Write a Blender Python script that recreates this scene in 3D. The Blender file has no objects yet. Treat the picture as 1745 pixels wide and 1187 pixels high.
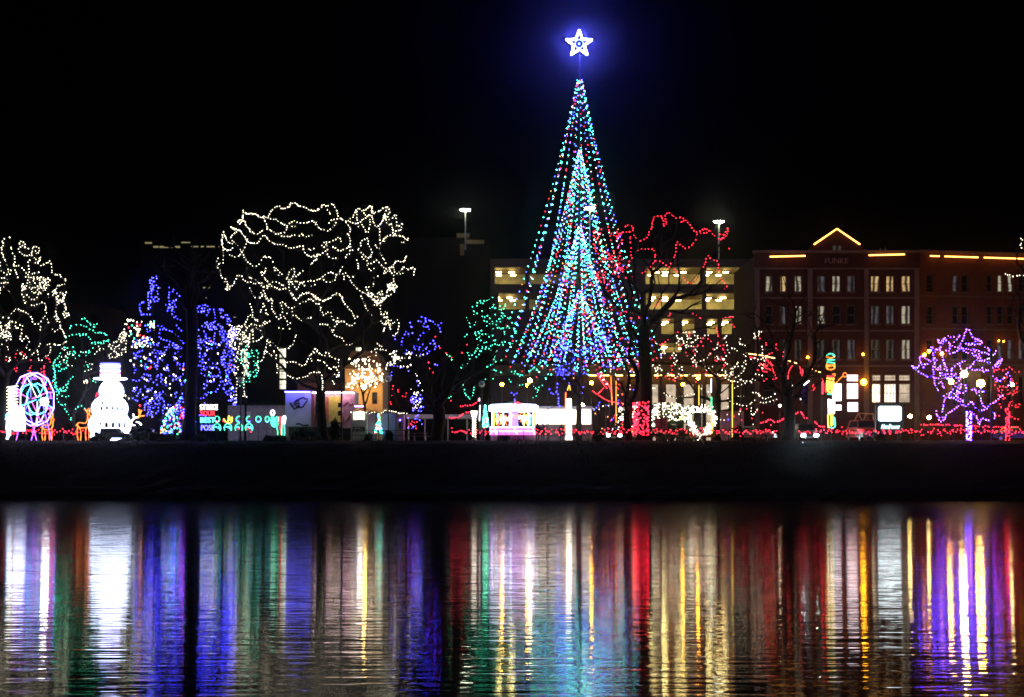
import bpy, bmesh, math, random
import numpy as np
from mathutils import Vector, Matrix
random.seed(7); np.random.seed(7)
R = math.radians
F = 2600.0; CX = 872.5; YH = 772.0; CZ = 4.0; G = 5.2      # focal length (px of the 1745 px wide photo), horizon row, eye height, park level
def P(x, y, d): return Vector(((x-CX)/F*d, d, CZ-(y-YH)/F*d))
def M_(px, d): return px*d/F
sc = bpy.context.scene
col = sc.collection
# ------------------------------------------------------------------ camera, sky, exposure
cd = bpy.data.cameras.new('camera'); cam = bpy.data.objects.new('camera', cd); col.objects.link(cam)
cam.location = (0, 0, CZ); cam.rotation_euler = (R(90), 0, 0)
cd.sensor_fit = 'HORIZONTAL'; cd.sensor_width = 36.0; cd.lens = 36.0*F/1745.0
cd.shift_y = (YH-593.5)/1745.0; cd.clip_start = 0.5; cd.clip_end = 4000
sc.camera = cam
w = bpy.data.worlds.new('World'); sc.world = w; w.use_nodes = True
wn = w.node_tree; bg = wn.nodes['Background']
sky = wn.nodes.new('ShaderNodeTexSky'); sky.sky_type = 'NISHITA'; sky.sun_disc = False
sky.sun_elevation = R(-4); sky.sun_rotation = R(200)
wn.links.new(sky.outputs[0], bg.inputs[0]); bg.inputs[1].default_value = 0.0012
sl = bpy.data.lights.new('moon', 'SUN'); sl.energy = 0.001; sl.angle = R(0.5); sl.color = (0.8, 0.88, 1.0)
so = bpy.data.objects.new('moon', sl); col.objects.link(so); so.rotation_euler = (R(50), 0, R(-160))
sc.view_settings.view_transform = 'Standard'; sc.view_settings.look = 'None'
sc.view_settings.exposure = 0.0; sc.view_settings.gamma = 1.0
cy = sc.cycles
cy.max_bounces = 4; cy.diffuse_bounces = 2; cy.glossy_bounces = 2; cy.transmission_bounces = 2; cy.volume_bounces = 0
cy.use_denoising = True; cy.denoiser = 'OPENIMAGEDENOISE'; cy.denoising_prefilter = 'ACCURATE'
cy.sample_clamp_indirect = 6.0; cy.caustics_reflective = False; cy.caustics_refractive = False
cy.use_light_tree = True; cy.filter_width = 1.7

# ------------------------------------------------------------------ materials
MATS = {}
def emis(name, c, s):
    if name in MATS: return MATS[name]
    m = bpy.data.materials.new(name); m.use_nodes = True; nt = m.node_tree; nt.nodes.clear()
    o = nt.nodes.new('ShaderNodeOutputMaterial'); e = nt.nodes.new('ShaderNodeEmission')
    e.inputs[0].default_value = (*c, 1); e.inputs[1].default_value = s
    nt.links.new(e.outputs[0], o.inputs[0]); m.cycles.emission_sampling = 'FRONT'; MATS[name] = m; return m
def mat(name, c, rough=0.7, metal=0.0, var=0.3, scale=3.0, bump=0.0):
    if name in MATS: return MATS[name]
    m = bpy.data.materials.new(name); m.use_nodes = True; nt = m.node_tree
    b = nt.nodes['Principled BSDF']; b.inputs['Roughness'].default_value = rough; b.inputs['Metallic'].default_value = metal
    if rough >= .85: b.inputs['Specular IOR Level'].default_value = .08
    tc = nt.nodes.new('ShaderNodeTexCoord'); n = nt.nodes.new('ShaderNodeTexNoise'); n.inputs['Scale'].default_value = scale
    n.inputs['Detail'].default_value = 4.0
    nt.links.new(tc.outputs['Object'], n.inputs['Vector'])
    r = nt.nodes.new('ShaderNodeValToRGB'); lo = tuple(v*(1-var) for v in c); hi = tuple(min(1, v*(1+var)) for v in c)
    r.color_ramp.elements[0].position = 0.3; r.color_ramp.elements[1].position = 0.7
    r.color_ramp.elements[0].color = (*lo, 1); r.color_ramp.elements[1].color = (*hi, 1)
    nt.links.new(n.outputs['Fac'], r.inputs[0]); nt.links.new(r.outputs[0], b.inputs['Base Color'])
    if bump:
        bp = nt.nodes.new('ShaderNodeBump'); bp.inputs['Strength'].default_value = bump
        nt.links.new(n.outputs['Fac'], bp.inputs['Height']); nt.links.new(bp.outputs[0], b.inputs['Normal'])
    MATS[name] = m; return m
def brick_mat(name, c1, c2, mortar, sc_=4.0):
    m = bpy.data.materials.new(name); m.use_nodes = True; nt = m.node_tree; b = nt.nodes['Principled BSDF']
    b.inputs['Roughness'].default_value = 0.85; b.inputs['Specular IOR Level'].default_value = .1
    tc = nt.nodes.new('ShaderNodeTexCoord'); mp = nt.nodes.new('ShaderNodeMapping'); mp.inputs['Rotation'].default_value = (R(90), 0, 0)
    br = nt.nodes.new('ShaderNodeTexBrick'); br.inputs['Scale'].default_value = sc_
    br.inputs['Color1'].default_value = (*c1, 1); br.inputs['Color2'].default_value = (*c2, 1); br.inputs['Mortar'].default_value = (*mortar, 1)
    n = nt.nodes.new('ShaderNodeTexNoise'); n.inputs['Scale'].default_value = 0.5; n.inputs['Detail'].default_value = 5
    mx = nt.nodes.new('ShaderNodeMixRGB'); mx.blend_type = 'MULTIPLY'; mx.inputs[0].default_value = 0.6
    nt.links.new(tc.outputs['Object'], mp.inputs[0]); nt.links.new(mp.outputs[0], br.inputs['Vector']); nt.links.new(tc.outputs['Object'], n.inputs['Vector'])
    nt.links.new(br.outputs['Color'], mx.inputs[1]); nt.links.new(n.outputs['Fac'], mx.inputs[2]); nt.links.new(mx.outputs[0], b.inputs['Base Color'])
    bp = nt.nodes.new('ShaderNodeBump'); bp.inputs['Strength'].default_value = 0.4; bp.invert = True
    nt.links.new(br.outputs['Fac'], bp.inputs['Height']); nt.links.new(bp.outputs[0], b.inputs['Normal'])
    MATS[name] = m; return m
def window_mat(name, c, s, stripe=9.0, dark=0.25):
    # a lit room behind a curtain: folds and an uneven glow inside the window
    m = bpy.data.materials.new(name); m.use_nodes = True; nt = m.node_tree; nt.nodes.clear()
    o = nt.nodes.new('ShaderNodeOutputMaterial'); e = nt.nodes.new('ShaderNodeEmission'); e.inputs[1].default_value = s
    g = nt.nodes.new('ShaderNodeBsdfGlossy'); g.inputs['Roughness'].default_value = 0.1; g.inputs[0].default_value = (.06, .06, .06, 1)
    ad = nt.nodes.new('ShaderNodeAddShader')
    tc = nt.nodes.new('ShaderNodeTexCoord'); wv = nt.nodes.new('ShaderNodeTexWave'); wv.bands_direction = 'X'
    wv.inputs['Scale'].default_value = stripe*0.1; wv.inputs['Distortion'].default_value = 3.0
    n = nt.nodes.new('ShaderNodeTexNoise'); n.inputs['Scale'].default_value = 1.3; n.inputs['Detail'].default_value = 3
    nt.links.new(tc.outputs['Object'], wv.inputs['Vector']); nt.links.new(tc.outputs['Object'], n.inputs['Vector'])
    mm = nt.nodes.new('ShaderNodeMath'); mm.operation = 'MULTIPLY'; nt.links.new(wv.outputs['Fac'], mm.inputs[0]); nt.links.new(n.outputs['Fac'], mm.inputs[1])
    r = nt.nodes.new('ShaderNodeValToRGB'); r.color_ramp.elements[0].position = 0.05; r.color_ramp.elements[1].position = 0.5
    r.color_ramp.elements[0].color = (*(v*dark for v in c), 1); r.color_ramp.elements[1].color = (*c, 1)
    nt.links.new(mm.outputs[0], r.inputs[0]); nt.links.new(r.outputs[0], e.inputs[0])
    nt.links.new(e.outputs[0], ad.inputs[0]); nt.links.new(g.outputs[0], ad.inputs[1]); nt.links.new(ad.outputs[0], o.inputs[0])
    MATS[name] = m; return m

BR = 0.046                                              # bulb radius
WARM = emis('bulb_warm_white', (1.0, 0.88, 0.64), 8.0)
COOL = emis('bulb_cool_white', (0.85, 0.93, 1.0), 6.0)
BLUE = emis('bulb_blue', (0.045, 0.04, 1.0), 36.0)
GREEN = emis('bulb_green', (0.06, 0.95, 0.52), 10.0)
RED = emis('bulb_red', (1.0, 0.018, 0.045), 13.0)
AMBER = emis('bulb_amber', (1.0, 0.36, 0.06), 8.0)
PURP = emis('bulb_purple', (0.12, 0.035, 1.0), 70.0)
PINK = emis('bulb_pink', (1.0, 0.12, 0.7), 5.0)
CYAN = emis('bulb_cyan', (0.1, 0.75, 1.0), 5.0)
YELL = emis('bulb_yellow', (1.0, 0.7, 0.1), 5.0)
WIRE = mat('cable_green', (0.012, 0.02, 0.014), 0.6, 0, .2)
BARK = mat('bark', (0.016, 0.013, 0.010), 0.9, 0, .4, 6, .5)
DMETAL = mat('dark_metal', (0.03, 0.03, 0.032), 0.45, 0.6, .2)
WOODW = mat('white_painted_wood', (0.72, 0.70, 0.68), 0.6, 0, .1, 2)

# ------------------------------------------------------------------ mesh helpers
class MB:
    def __init__(s): s.v = []; s.f = []; s.m = []
    def poly(s, pts, mi=0):
        k = len(s.v); s.v += [tuple(p) for p in pts]; s.f.append(tuple(range(k, k+len(pts)))); s.m.append(mi)
    def boxv(s, o, a, b, c, mi=0):
        # box from corner o along vectors a, b, c
        k = len(s.v); o = Vector(o); a = Vector(a); b = Vector(b); c = Vector(c)
        if a.cross(b).dot(c) < 0: a, b = b, a
        s.v += [tuple(o+p) for p in (Vector(), a, a+b, b, c, a+c, a+b+c, b+c)]
        for f in ((0, 3, 2, 1), (4, 5, 6, 7), (0, 1, 5, 4), (1, 2, 6, 5), (2, 3, 7, 6), (3, 0, 4, 7)):
            s.f.append(tuple(k+i for i in f)); s.m.append(mi)
    def box(s, x0, x1, y0, y1, z0, z1, mi=0):
        s.boxv((x0, y0, z0), (x1-x0, 0, 0), (0, y1-y0, 0), (0, 0, z1-z0), mi)
    def octa(s, c, r, mi=0):
        k = len(s.v); x, y, z = c
        a = random.uniform(0, 1.57); ca, sa = r*math.cos(a), r*math.sin(a)
        s.v += [(x+ca, y+sa, z), (x-sa, y+ca, z), (x-ca, y-sa, z), (x+sa, y-ca, z), (x, y, z+r*1.15), (x, y, z-r*1.15)]
        for f in ((0, 1, 4), (1, 2, 4), (2, 3, 4), (3, 0, 4), (1, 0, 5), (2, 1, 5), (3, 2, 5), (0, 3, 5)):
            s.f.append(tuple(k+i for i in f)); s.m.append(mi)
    def tube(s, pts, r, n=4, mi=0, closed=False, cap=True):
        pts = [Vector(p) for p in pts]; N = len(pts)
        if N < 2: return
        rr = r if isinstance(r, (list, tuple)) else [r]*N
        k = len(s.v); ref = Vector((0.13, 0.31, 0.94))
        for i, p in enumerate(pts):
            a = pts[i-1] if (i or closed) else pts[i]; b = pts[(i+1) % N] if (i < N-1 or closed) else pts[i]
            t = (b-a)
            t = t.normalized() if t.length > 1e-9 else Vector((0, 0, 1))
            u = t.cross(ref)
            if u.length < .05: u = t.cross(Vector((1, 0, 0)))
            u.normalize(); v = t.cross(u)
            for j in range(n):
                an = 2*math.pi*j/n
                s.v.append(tuple(p+(u*math.cos(an)+v*math.sin(an))*rr[i]))
        for i in range(N if closed else N-1):
            i2 = (i+1) % N
            for j in range(n):
                s.f.append((k+i*n+j, k+i*n+(j+1) % n, k+i2*n+(j+1) % n, k+i2*n+j)); s.m.append(mi)
        if cap and not closed:
            s.f.append(tuple(k+j for j in range(n))[::-1]); s.m.append(mi)
            s.f.append(tuple(k+(N-1)*n+j for j in range(n))); s.m.append(mi)
    def lathe(s, c, prof, n=12, mi=0, sx=1, sy=1):
        # prof: list of (radius, z) from bottom to top around the vertical through c
        k = len(s.v); c = Vector(c)
        for (r, z) in prof:
            for j in range(n):
                an = 2*math.pi*j/n; s.v.append((c.x+r*sx*math.cos(an), c.y+r*sy*math.sin(an), c.z+z))
        for i in range(len(prof)-1):
            for j in range(n):
                s.f.append((k+i*n+j, k+i*n+(j+1) % n, k+(i+1)*n+(j+1) % n, k+(i+1)*n+j)); s.m.append(mi)
        s.f.append(tuple(k+j for j in range(n))[::-1]); s.m.append(mi)
        s.f.append(tuple(k+(len(prof)-1)*n+j for j in range(n))); s.m.append(mi)
    def ball(s, c, r, n=10, mi=0, sz=1.0):
        h = n//2
        s.lathe(c, [(max(.02*r, r*math.sin(math.pi*i/h)), -r*sz*math.cos(math.pi*i/h)) for i in range(h+1)], n, mi)
    def prism(s, pts, dv, mi=0):
        pts = [Vector(p) for p in pts]; dv = Vector(dv); n = len(pts)
        nrm = Vector()
        for i in range(n): nrm += pts[i].cross(pts[(i+1) % n])
        if nrm.dot(dv) > 0: pts = pts[::-1]
        k = len(s.v); s.v += [tuple(p) for p in pts]+[tuple(p+dv) for p in pts]
        s.f.append(tuple(range(k, k+n))); s.m.append(mi)
        s.f.append(tuple(range(k+n, k+2*n))[::-1]); s.m.append(mi)
        for i in range(n):
            j = (i+1) % n; s.f.append((k+j, k+i, k+n+i, k+n+j)); s.m.append(mi)
    def build(s, name, mats, parent=None, smooth=False):
        if not isinstance(mats, (list, tuple)): mats = [mats]
        org = root_org(parent) if parent else Vector()
        me = bpy.data.meshes.new(name)
        v = np.array(s.v, dtype=float)-np.array(org)
        me.from_pydata(v.tolist(), [], s.f)
        for m in mats: me.materials.append(m)
        me.polygons.foreach_set('material_index', s.m)
        if smooth: me.polygons.foreach_set('use_smooth', [True]*len(s.f))
        me.update()
        o = bpy.data.objects.new(name, me); col.objects.link(o)
        if parent: o.parent = parent
        return o
def root_org(o):
    while o.parent: o = o.parent
    return Vector(o.location)
def tag(o, label=None, cat=None, group=None, kind=None):
    if label: o['label'] = label
    if cat: o['category'] = cat
    if group: o['group'] = group
    if kind: o['kind'] = kind
    return o
def thing(name, label, cat, loc, group=None):
    o = bpy.data.objects.new(name, None); col.objects.link(o); o.location = loc; o.empty_display_size = 0.3
    return tag(o, label, cat, group)
def one(name, mb, mats, label, cat, group=None, smooth=False):
    return tag(mb.build(name, mats, None, smooth), label, cat, group)
def copy_tree(o, parent=None):
    c = o.copy(); col.objects.link(c); c.parent = parent
    for ch in [x for x in o.children]: copy_tree(ch, c)
    return c

def crom(pts, step=3.0, closed=False):
    # Catmull-Rom through 2-D or 3-D points
    pts = [np.array(p, float) for p in pts]
    if len(pts) < 3 and not closed: return resample(pts, step)
    out = []; n = len(pts)
    for i in range(n if closed else n-1):
        p0 = pts[i-1] if (i or closed) else pts[0]*2-pts[1]; p1 = pts[i]; p2 = pts[(i+1) % n]
        p3 = pts[(i+2) % n] if (closed or i+2 < n) else pts[-1]*2-pts[-2]
        k = max(1, int(np.linalg.norm(p2-p1)/step))
        for j in range(k):
            t = j/k; out.append(.5*((2*p1)+(p2-p0)*t+(2*p0-5*p1+4*p2-p3)*t*t+(3*p1-p0-3*p2+p3)*t**3))
    out.append(pts[0] if closed else pts[-1]); return out
def resample(pts, step):
    out = []
    for a, b in zip(pts[:-1], pts[1:]):
        a = np.array(a, float); b = np.array(b, float); k = max(1, int(np.linalg.norm(b-a)/step))
        for j in range(k): out.append(a+(b-a)*j/k)
    out.append(np.array(pts[-1], float)); return out
def spaced(pts, sp):
    # points every sp along a dense polyline
    out = []; acc = random.uniform(0, sp)
    for a, b in zip(pts[:-1], pts[1:]):
        L = np.linalg.norm(b-a)
        if L < 1e-9: continue
        t = sp-acc
        while t <= L:
            out.append(a+(b-a)*(t/L)); t += sp*random.uniform(.8, 1.2)
        acc = sp-(t-L) if t > L else 0
        acc = max(0, acc)
    return out
def Z(x0, y0, s, *polys): return [[(x0+u/s, y0+v/s) for (u, v) in p] for p in polys]
def scrib(x0, y0, x1, y1, n, length=60, step=7, down=0.0, turn=1.1):
    out = []
    for _ in range(n):
        x, y = random.uniform(x0, x1), random.uniform(y0, y1); a = random.uniform(0, 6.28); p = [(x, y)]
        for _ in range(max(2, int(length/step))):
            a += random.gauss(0, turn); x += step*math.cos(a); y += step*math.sin(a)+down
            if not x0 <= x <= x1: a = math.pi-a; x = min(max(x, x0), x1)
            if not y0 <= y <= y1: a = -a; y = min(max(y, y0), y1)
            p.append((x, y))
        out.append(p)
    return out
def swags(cx, cy, rx, ry, n, l0=20, l1=55, sag=.3):
    out = []
    while len(out) < n:
        a = random.uniform(0, 6.28); q = math.sqrt(random.uniform(.05, 1)); x, y = cx+rx*q*math.cos(a), cy+ry*q*math.sin(a)
        L = random.uniform(l0, l1); an = random.gauss(0, .6)+random.choice((0, math.pi)); x2, y2 = x+L*math.cos(an), y+L*math.sin(an)
        if ((x2-cx)/rx)**2+((y2-cy)/ry)**2 > 1.1: continue
        out.append([(x+(x2-x)*t, y+(y2-y)*t+sag*L*4*t*(1-t)*.6+random.gauss(0, 1)) for t in (0, .25, .5, .75, 1)])
    return out

# ------------------------------------------------------------------ strings of bulbs
def dome(cx, cy, rx, ry, deep):
    def f(x, y, side):
        q = max(0.0, 1-((x-cx)/rx)**2-((y-cy)/ry)**2)
        return side*deep*math.sqrt(q)
    return f
def flat(x, y, side): return side*0.4
def string(name, label, polys, d, mats, weights=None, sp=0.36, r=BR, depth=flat, group=None, org=None, step=2.0, parent=None, jit=0.03):
    """one string of lights: its cable and its bulbs (too small to pick apart singly)"""
    wire = MB(); bul = MB(); ms = list(mats); allp = []
    for poly in polys:
        side = random.choice((-1, 1))*random.uniform(.3, 1.0)
        pts = [np.array(P(q[0], q[1], d+depth(q[0], q[1], side))) for q in crom(poly, step)]
        allp.append(pts)
        wire.tube(pts[::2] if len(pts) > 4 else pts, 0.012, 3, cap=False)
        for p in spaced(pts, sp):
            mi = random.choices(range(len(ms)), weights)[0] if len(ms) > 1 else 0
            bul.octa((p[0]+random.gauss(0, jit), p[1]+random.gauss(0, jit), p[2]+random.gauss(0, jit)), r*random.uniform(.75, 1.15), mi)
    if not bul.v: return allp
    if parent is None:
        o = Vector(org) if org else Vector(np.mean([p for q in allp for p in q], axis=0))
        root = thing(name, label, 'string lights', o, group)
    else: root = parent
    wire.build('cable', WIRE, root)['kind'] = 'stuff'
    b = bul.build('bulbs', ms, root); b['kind'] = 'stuff'
    return allp
def tree_lights(polys, d, mats, what, where, group, weights=None, sp=.33, r=BR, depth=flat, cells=(3, 3), colour='white'):
    """sort traced garlands by the part of the crown they hang in: one string of lights for each part"""
    xs = [q[0] for p in polys for q in p]; ys = [q[1] for p in polys for q in p]
    x0, x1, y0, y1 = min(xs), max(xs), min(ys), max(ys); bins = {}
    for p in polys:
        mx = sum(q[0] for q in p)/len(p); my = sum(q[1] for q in p)/len(p)
        i = min(cells[0]-1, int((mx-x0)/(x1-x0+.1)*cells[0])); j = min(cells[1]-1, int((my-y0)/(y1-y0+.1)*cells[1]))
        bins.setdefault((j, i), []).append(p)
    cw = {1: [''], 2: ['left', 'right'] if cells[1] > 1 else ['left part', 'right part'], 3: ['left', 'centre', 'right']}[cells[0]]
    rw = {1: [''], 2: ['upper', 'lower'] if cells[0] > 1 else ['upper part', 'lower part'], 3: ['top', 'middle', 'bottom']}[cells[1]]
    pts = []
    for (j, i), ps in sorted(bins.items()):
        reg = ' '.join(t for t in (rw[j], cw[i]) if t)
        lab = f'{what} in the {reg} of {where}' if reg else f'{what} in {where}'
        pts += string('light_string', lab, ps, d, mats, weights, sp, r, depth, group)
    return pts

# ------------------------------------------------------------------ bare trees
def bare_tree(name, label, base, fork_y, d, att, r0, group='bare trees in the park', lean=0, mat_=None, twig=.045, extra=0, trunk_pts=None):
    """trunk, limbs and twigs grown towards the points in att"""
    mat_ = mat_ or BARK
    bx = P(base, YH, d).x; b = Vector((bx, d, G-.15)); fk = P(base+lean, fork_y, d)
    root = thing(name, label, 'tree', (bx, d, G), group)
    nodes = []; par = []; path = []
    K = 7
    for i in range(K+1):
        t = i/K; p = b.lerp(fk, t)+Vector((math.sin(t*5+base)*.08*r0*3, math.cos(t*4+base)*.08*r0*3, 0))
        nodes.append(np.array(p)); par.append(i-1); path.append((fk-b).length*t)
    fork = K
    att = sorted(att, key=lambda p: np.linalg.norm(np.array(p)-nodes[fork]))
    for a in att:
        a = np.array(a); A = np.array(nodes[fork-1:]); pl = np.array(path[fork-1:])
        dd = np.linalg.norm(A-a, axis=1)
        up = np.maximum(0, A[:, 2]-a[2])*.6
        k = int(np.argmin(dd+.55*pl+up))+fork-1
        L = np.linalg.norm(a-nodes[k])
        if L < .15: continue
        n = max(1, int(L/.55)); prev = k; side = np.random.normal(0, .045*L, 3)
        for i in range(1, n+1):
            t = i/n; p = nodes[k]+(a-nodes[k])*t+side*math.sin(t*3.14)+np.random.normal(0, .035, 3)*(i < n)
            p[2] -= .05*L*math.sin(t*3.14)
            nodes.append(p); par.append(prev); path.append(path[prev]+L/n); prev = len(nodes)-1
    n = len(nodes); w_ = np.zeros(n); kids = [0]*n
    for i in range(n):
        if par[i] >= 0: kids[par[i]] += 1
    for i in range(n-1, 0, -1):
        if kids[i] == 0: w_[i] += .012**1.75
        w_[par[i]] += w_[i]+.002**1.75
    rad = w_**(1/1.75); rad = rad*(r0/max(rad[0], 1e-6))**1.0 if rad[0] > 0 else rad
    rad = np.minimum(np.maximum(rad, .011), r0)
    for i in range(K+1): rad[i] = max(rad[i], r0*(1.0-.32*i/K)); 
    rad[0] = r0*1.45; rad[1] = max(rad[1], r0*1.05)
    top = [0]*n
    for i in range(n):
        top[i] = -1 if i <= fork else (i if par[i] <= fork else top[par[i]])
    tr = MB(); tr.tube(nodes[:K+1], list(rad[:K+1]), 8, cap=True); tr.build('trunk', mat_, root, True)
    limbs = {}; tw = MB()
    for i in range(fork+1, n):
        a, c = nodes[par[i]], nodes[i]; ra, rc = min(rad[par[i]], rad[i]*1.6), rad[i]
        if rc < twig: tw.tube([a, c], [ra, rc], 3, cap=False)
        else: limbs.setdefault(top[i], MB()).tube([a, c], [ra, rc], 5, cap=False)
    for k, mb in limbs.items(): mb.build('limb', mat_, root, True)
    if tw.v: tw.build('twigs', mat_, root)['kind'] = 'stuff'
    return root
def crown_pts(cx, cy, rx, ry, d, n, deep):
    out = []
    while len(out) < n:
        x, y, z = [random.uniform(-1, 1) for _ in range(3)]; q = x*x+y*y+z*z
        if q > 1 or q < .12: continue
        out.append(P(cx+x*rx, cy+y*ry, d+z*deep))
    return out
def pick(pts, n):
    flatp = [p for q in pts for p in q[::3]]
    return random.sample(flatp, min(n, len(flatp)))
def rope(root, name, polys, d, m, r=.06, step=2.0, deep=0.0, n=4, closed=False):
    """rope light bent to a line; deep > 0 gives a second frame that far behind, tied with cross bars"""
    mb = MB(); r *= .7
    for p in polys:
        q = [P(a[0], a[1], d) for a in crom(p, step, closed)]
        mb.tube(q, r, n, closed=False)
        if deep:
            q2 = [a+Vector((0, deep, 0)) for a in q]; mb.tube(q2, r, n)
            for i in range(0, len(q), max(2, len(q)//3)): mb.tube([q[i], q2[i]], r*.5, 3)
    return mb.build(name, m, root)
def circ(cx, cy, rx, ry=None, n=14, a0=0, a1=6.2832):
    ry = ry or rx
    return [(cx+rx*math.cos(a0+(a1-a0)*i/n), cy+ry*math.sin(a0+(a1-a0)*i/n)) for i in range(n+1)]
# ================================================================== the setting
def water_mat():
    m = bpy.data.materials.new('river_water'); m.use_nodes = True; nt = m.node_tree; b = nt.nodes['Principled BSDF']
    b.inputs['Base Color'].default_value = (.003, .005, .006, 1); b.inputs['Roughness'].default_value = .065; b.inputs['IOR'].default_value = 1.33
    tc = nt.nodes.new('ShaderNodeTexCoord')
    hs = []
    for scale, dist, sx in ((.5, .2, .2), (2.3, .3, .13), (6.0, .2, .16)):
        mp = nt.nodes.new('ShaderNodeMapping'); mp.inputs['Scale'].default_value = (sx, 1.0, 1)
        mp.inputs['Rotation'].default_value = (0, 0, R(7*scale))
        n = nt.nodes.new('ShaderNodeTexNoise'); n.inputs['Scale'].default_value = scale; n.inputs['Detail'].default_value = 2.0; n.inputs['Distortion'].default_value = dist
        nt.links.new(tc.outputs['Object'], mp.inputs[0]); nt.links.new(mp.outputs[0], n.inputs['Vector']); hs.append(n)
    prev = None
    for n, dist in zip(hs, (.005, .0135, .0034)):
        bp = nt.nodes.new('ShaderNodeBump'); bp.inputs['Strength'].default_value = 1.0; bp.inputs['Distance'].default_value = dist
        nt.links.new(n.outputs['Fac'], bp.inputs['Height'])
        if prev: nt.links.new(prev.outputs[0], bp.inputs['Normal'])
        prev = bp
    # finer wind ripples out on the open river than in the lee near the camera
    sp_ = nt.nodes.new('ShaderNodeSeparateXYZ'); nt.links.new(tc.outputs['Object'], sp_.inputs[0]); mr = nt.nodes.new('ShaderNodeMapRange')
    for k_, v_ in zip(('From Min', 'From Max', 'To Min', 'To Max'), (35., 115., .045, .12)): mr.inputs[k_].default_value = v_
    nt.links.new(sp_.outputs['Y'], mr.inputs['Value']); nt.links.new(mr.outputs[0], b.inputs['Roughness'])
    nt.links.new(prev.outputs[0], b.inputs['Normal']); return m
wm = MB(); wm.poly([(-900, -250, 0), (900, -250, 0), (900, 133, 0), (-900, 133, 0)])
tag(wm.build('river', water_mat()), kind='structure')
# the bank: an uneven grassy slope from the water up to the park
GRASS = mat('winter_grass', (.006, .0065, .004), .95, 0, .5, .8, .6)
bk = MB(); nx, ny = 420, 14
prof = [(129.2, -1.2), (130.2, -.1), (130.8, .5), (131.4, .9), (132.2, 1.2), (133.2, 1.8), (134.3, 2.5), (135.4, 3.2), (136.5, 3.9), (137.5, 4.5), (138.3, 4.85), (139.2, 5.06), (140.2, 5.15), (142., 5.19)]
for i in range(nx+1):
    x = -320+640*i/nx
    for j, (y, z) in enumerate(prof):
        k = .0 if j == ny-1 else 1
        wob = .5*math.sin(x*.11)+.35*math.sin(x*.043+2)+.2*math.sin(x*.5)
        bk.v.append((x, y+k*(wob*.5+random.uniform(-.15, .15)), z+k*(random.uniform(-.12, .12) if j < 6 else random.uniform(-.03, .03))))
for i in range(nx):
    for j in range(ny-1):
        a = i*ny+j; bk.f.append((a, a+ny, a+ny+1, a+1)); bk.m.append(0)
tag(bk.build('river_bank', GRASS), kind='structure')
tf = MB()
for _ in range(9000):
    x = random.uniform(-62, 62); y = random.triangular(131.5, 142, 139.5); j = next((i for i in range(len(prof)-1) if prof[i][0] <= y < prof[i+1][0]), len(prof)-2); t_ = (y-prof[j][0])/(prof[j+1][0]-prof[j][0]); z = prof[j][1]+(prof[j+1][1]-prof[j][1])*t_
    h = (.12+.5*max(0, math.sin(x*.37)+math.sin(x*.91+1)+.3*math.sin(x*2.3))*random.random()**2)*random.uniform(.5, 1); a_ = random.uniform(0, 3.14); w_ = .03
    tf.poly([(x-w_*math.cos(a_), y-w_*math.sin(a_), z-.1), (x+w_*math.cos(a_), y+w_*math.sin(a_), z-.1), (x+random.gauss(0, .12), y+random.gauss(0, .12), z+h)])
tag(tf.build('bank_grass', GRASS), 'rough dark grass tufts along the river bank', 'grass', kind='stuff')
gm = MB(); gm.poly([(-2200, 141.5, G-.02), (2200, 141.5, G-.02), (2200, 3000, G-.02), (-2200, 3000, G-.02)])
tag(gm.build('park_ground', GRASS), kind='structure')
PATH = mat('concrete_path', (.22, .21, .2), .85, 0, .2, .6)
pm = MB(); pm.poly([(-300, 142.4, G-.012), (300, 142.4, G-.012), (300, 145.0, G-.012), (-300, 145.0, G-.012)])
tag(pm.build('riverside_path', PATH), kind='structure')
sm = MB(); sm.poly([(-400, 160, G-.010), (400, 160, G-.010), (400, 170, G-.010), (-400, 170, G-.010)])
tag(sm.build('street', mat('asphalt', (.05, .05, .052), .8, 0, .25, 1.2)), kind='structure')
km = MB(); km.box(-400, 400, 170, 170.25, G-.1, G+.12); km.box(-400, 400, 159.75, 160, G-.1, G+.12)
tag(km.build('kerb', PATH), kind='structure')
pv = MB(); pv.poly([(-400, 170.25, G+.11), (400, 170.25, G+.11), (400, 176, G+.11), (-400, 176, G+.11)])
tag(pv.build('pavement', PATH), kind='structure')

# ------------------------------------------------------------------ walls with real openings
def wall(mb, O, U, length, z0, z1, thick, holes, mi=0):
    """O = corner on the ground plan, U = direction along the wall; holes (u0, u1, z0, z1) stay open"""
    O = Vector(O); U = Vector(U).normalized(); N = Vector((-U.y, U.x, 0))
    us = sorted({0, length}|{h[0] for h in holes}|{h[1] for h in holes}); zs = sorted({z0, z1}|{h[2] for h in holes}|{h[3] for h in holes})
    for za, zb in zip(zs[:-1], zs[1:]):
        run = None
        for ua, ub in list(zip(us[:-1], us[1:]))+[(None, None)]:
            solid = ua is not None and not any(h[0]-1e-6 <= ua and ub <= h[1]+1e-6 and h[2]-1e-6 <= za and zb <= h[3]+1e-6 for h in holes)
            if solid: run = (run[0], ub) if run else (ua, ub)
            elif run:
                p = O+U*run[0]; mb.boxv((p.x, p.y, za), U*(run[1]-run[0]), N*thick, (0, 0, zb-za), mi); run = None
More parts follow.
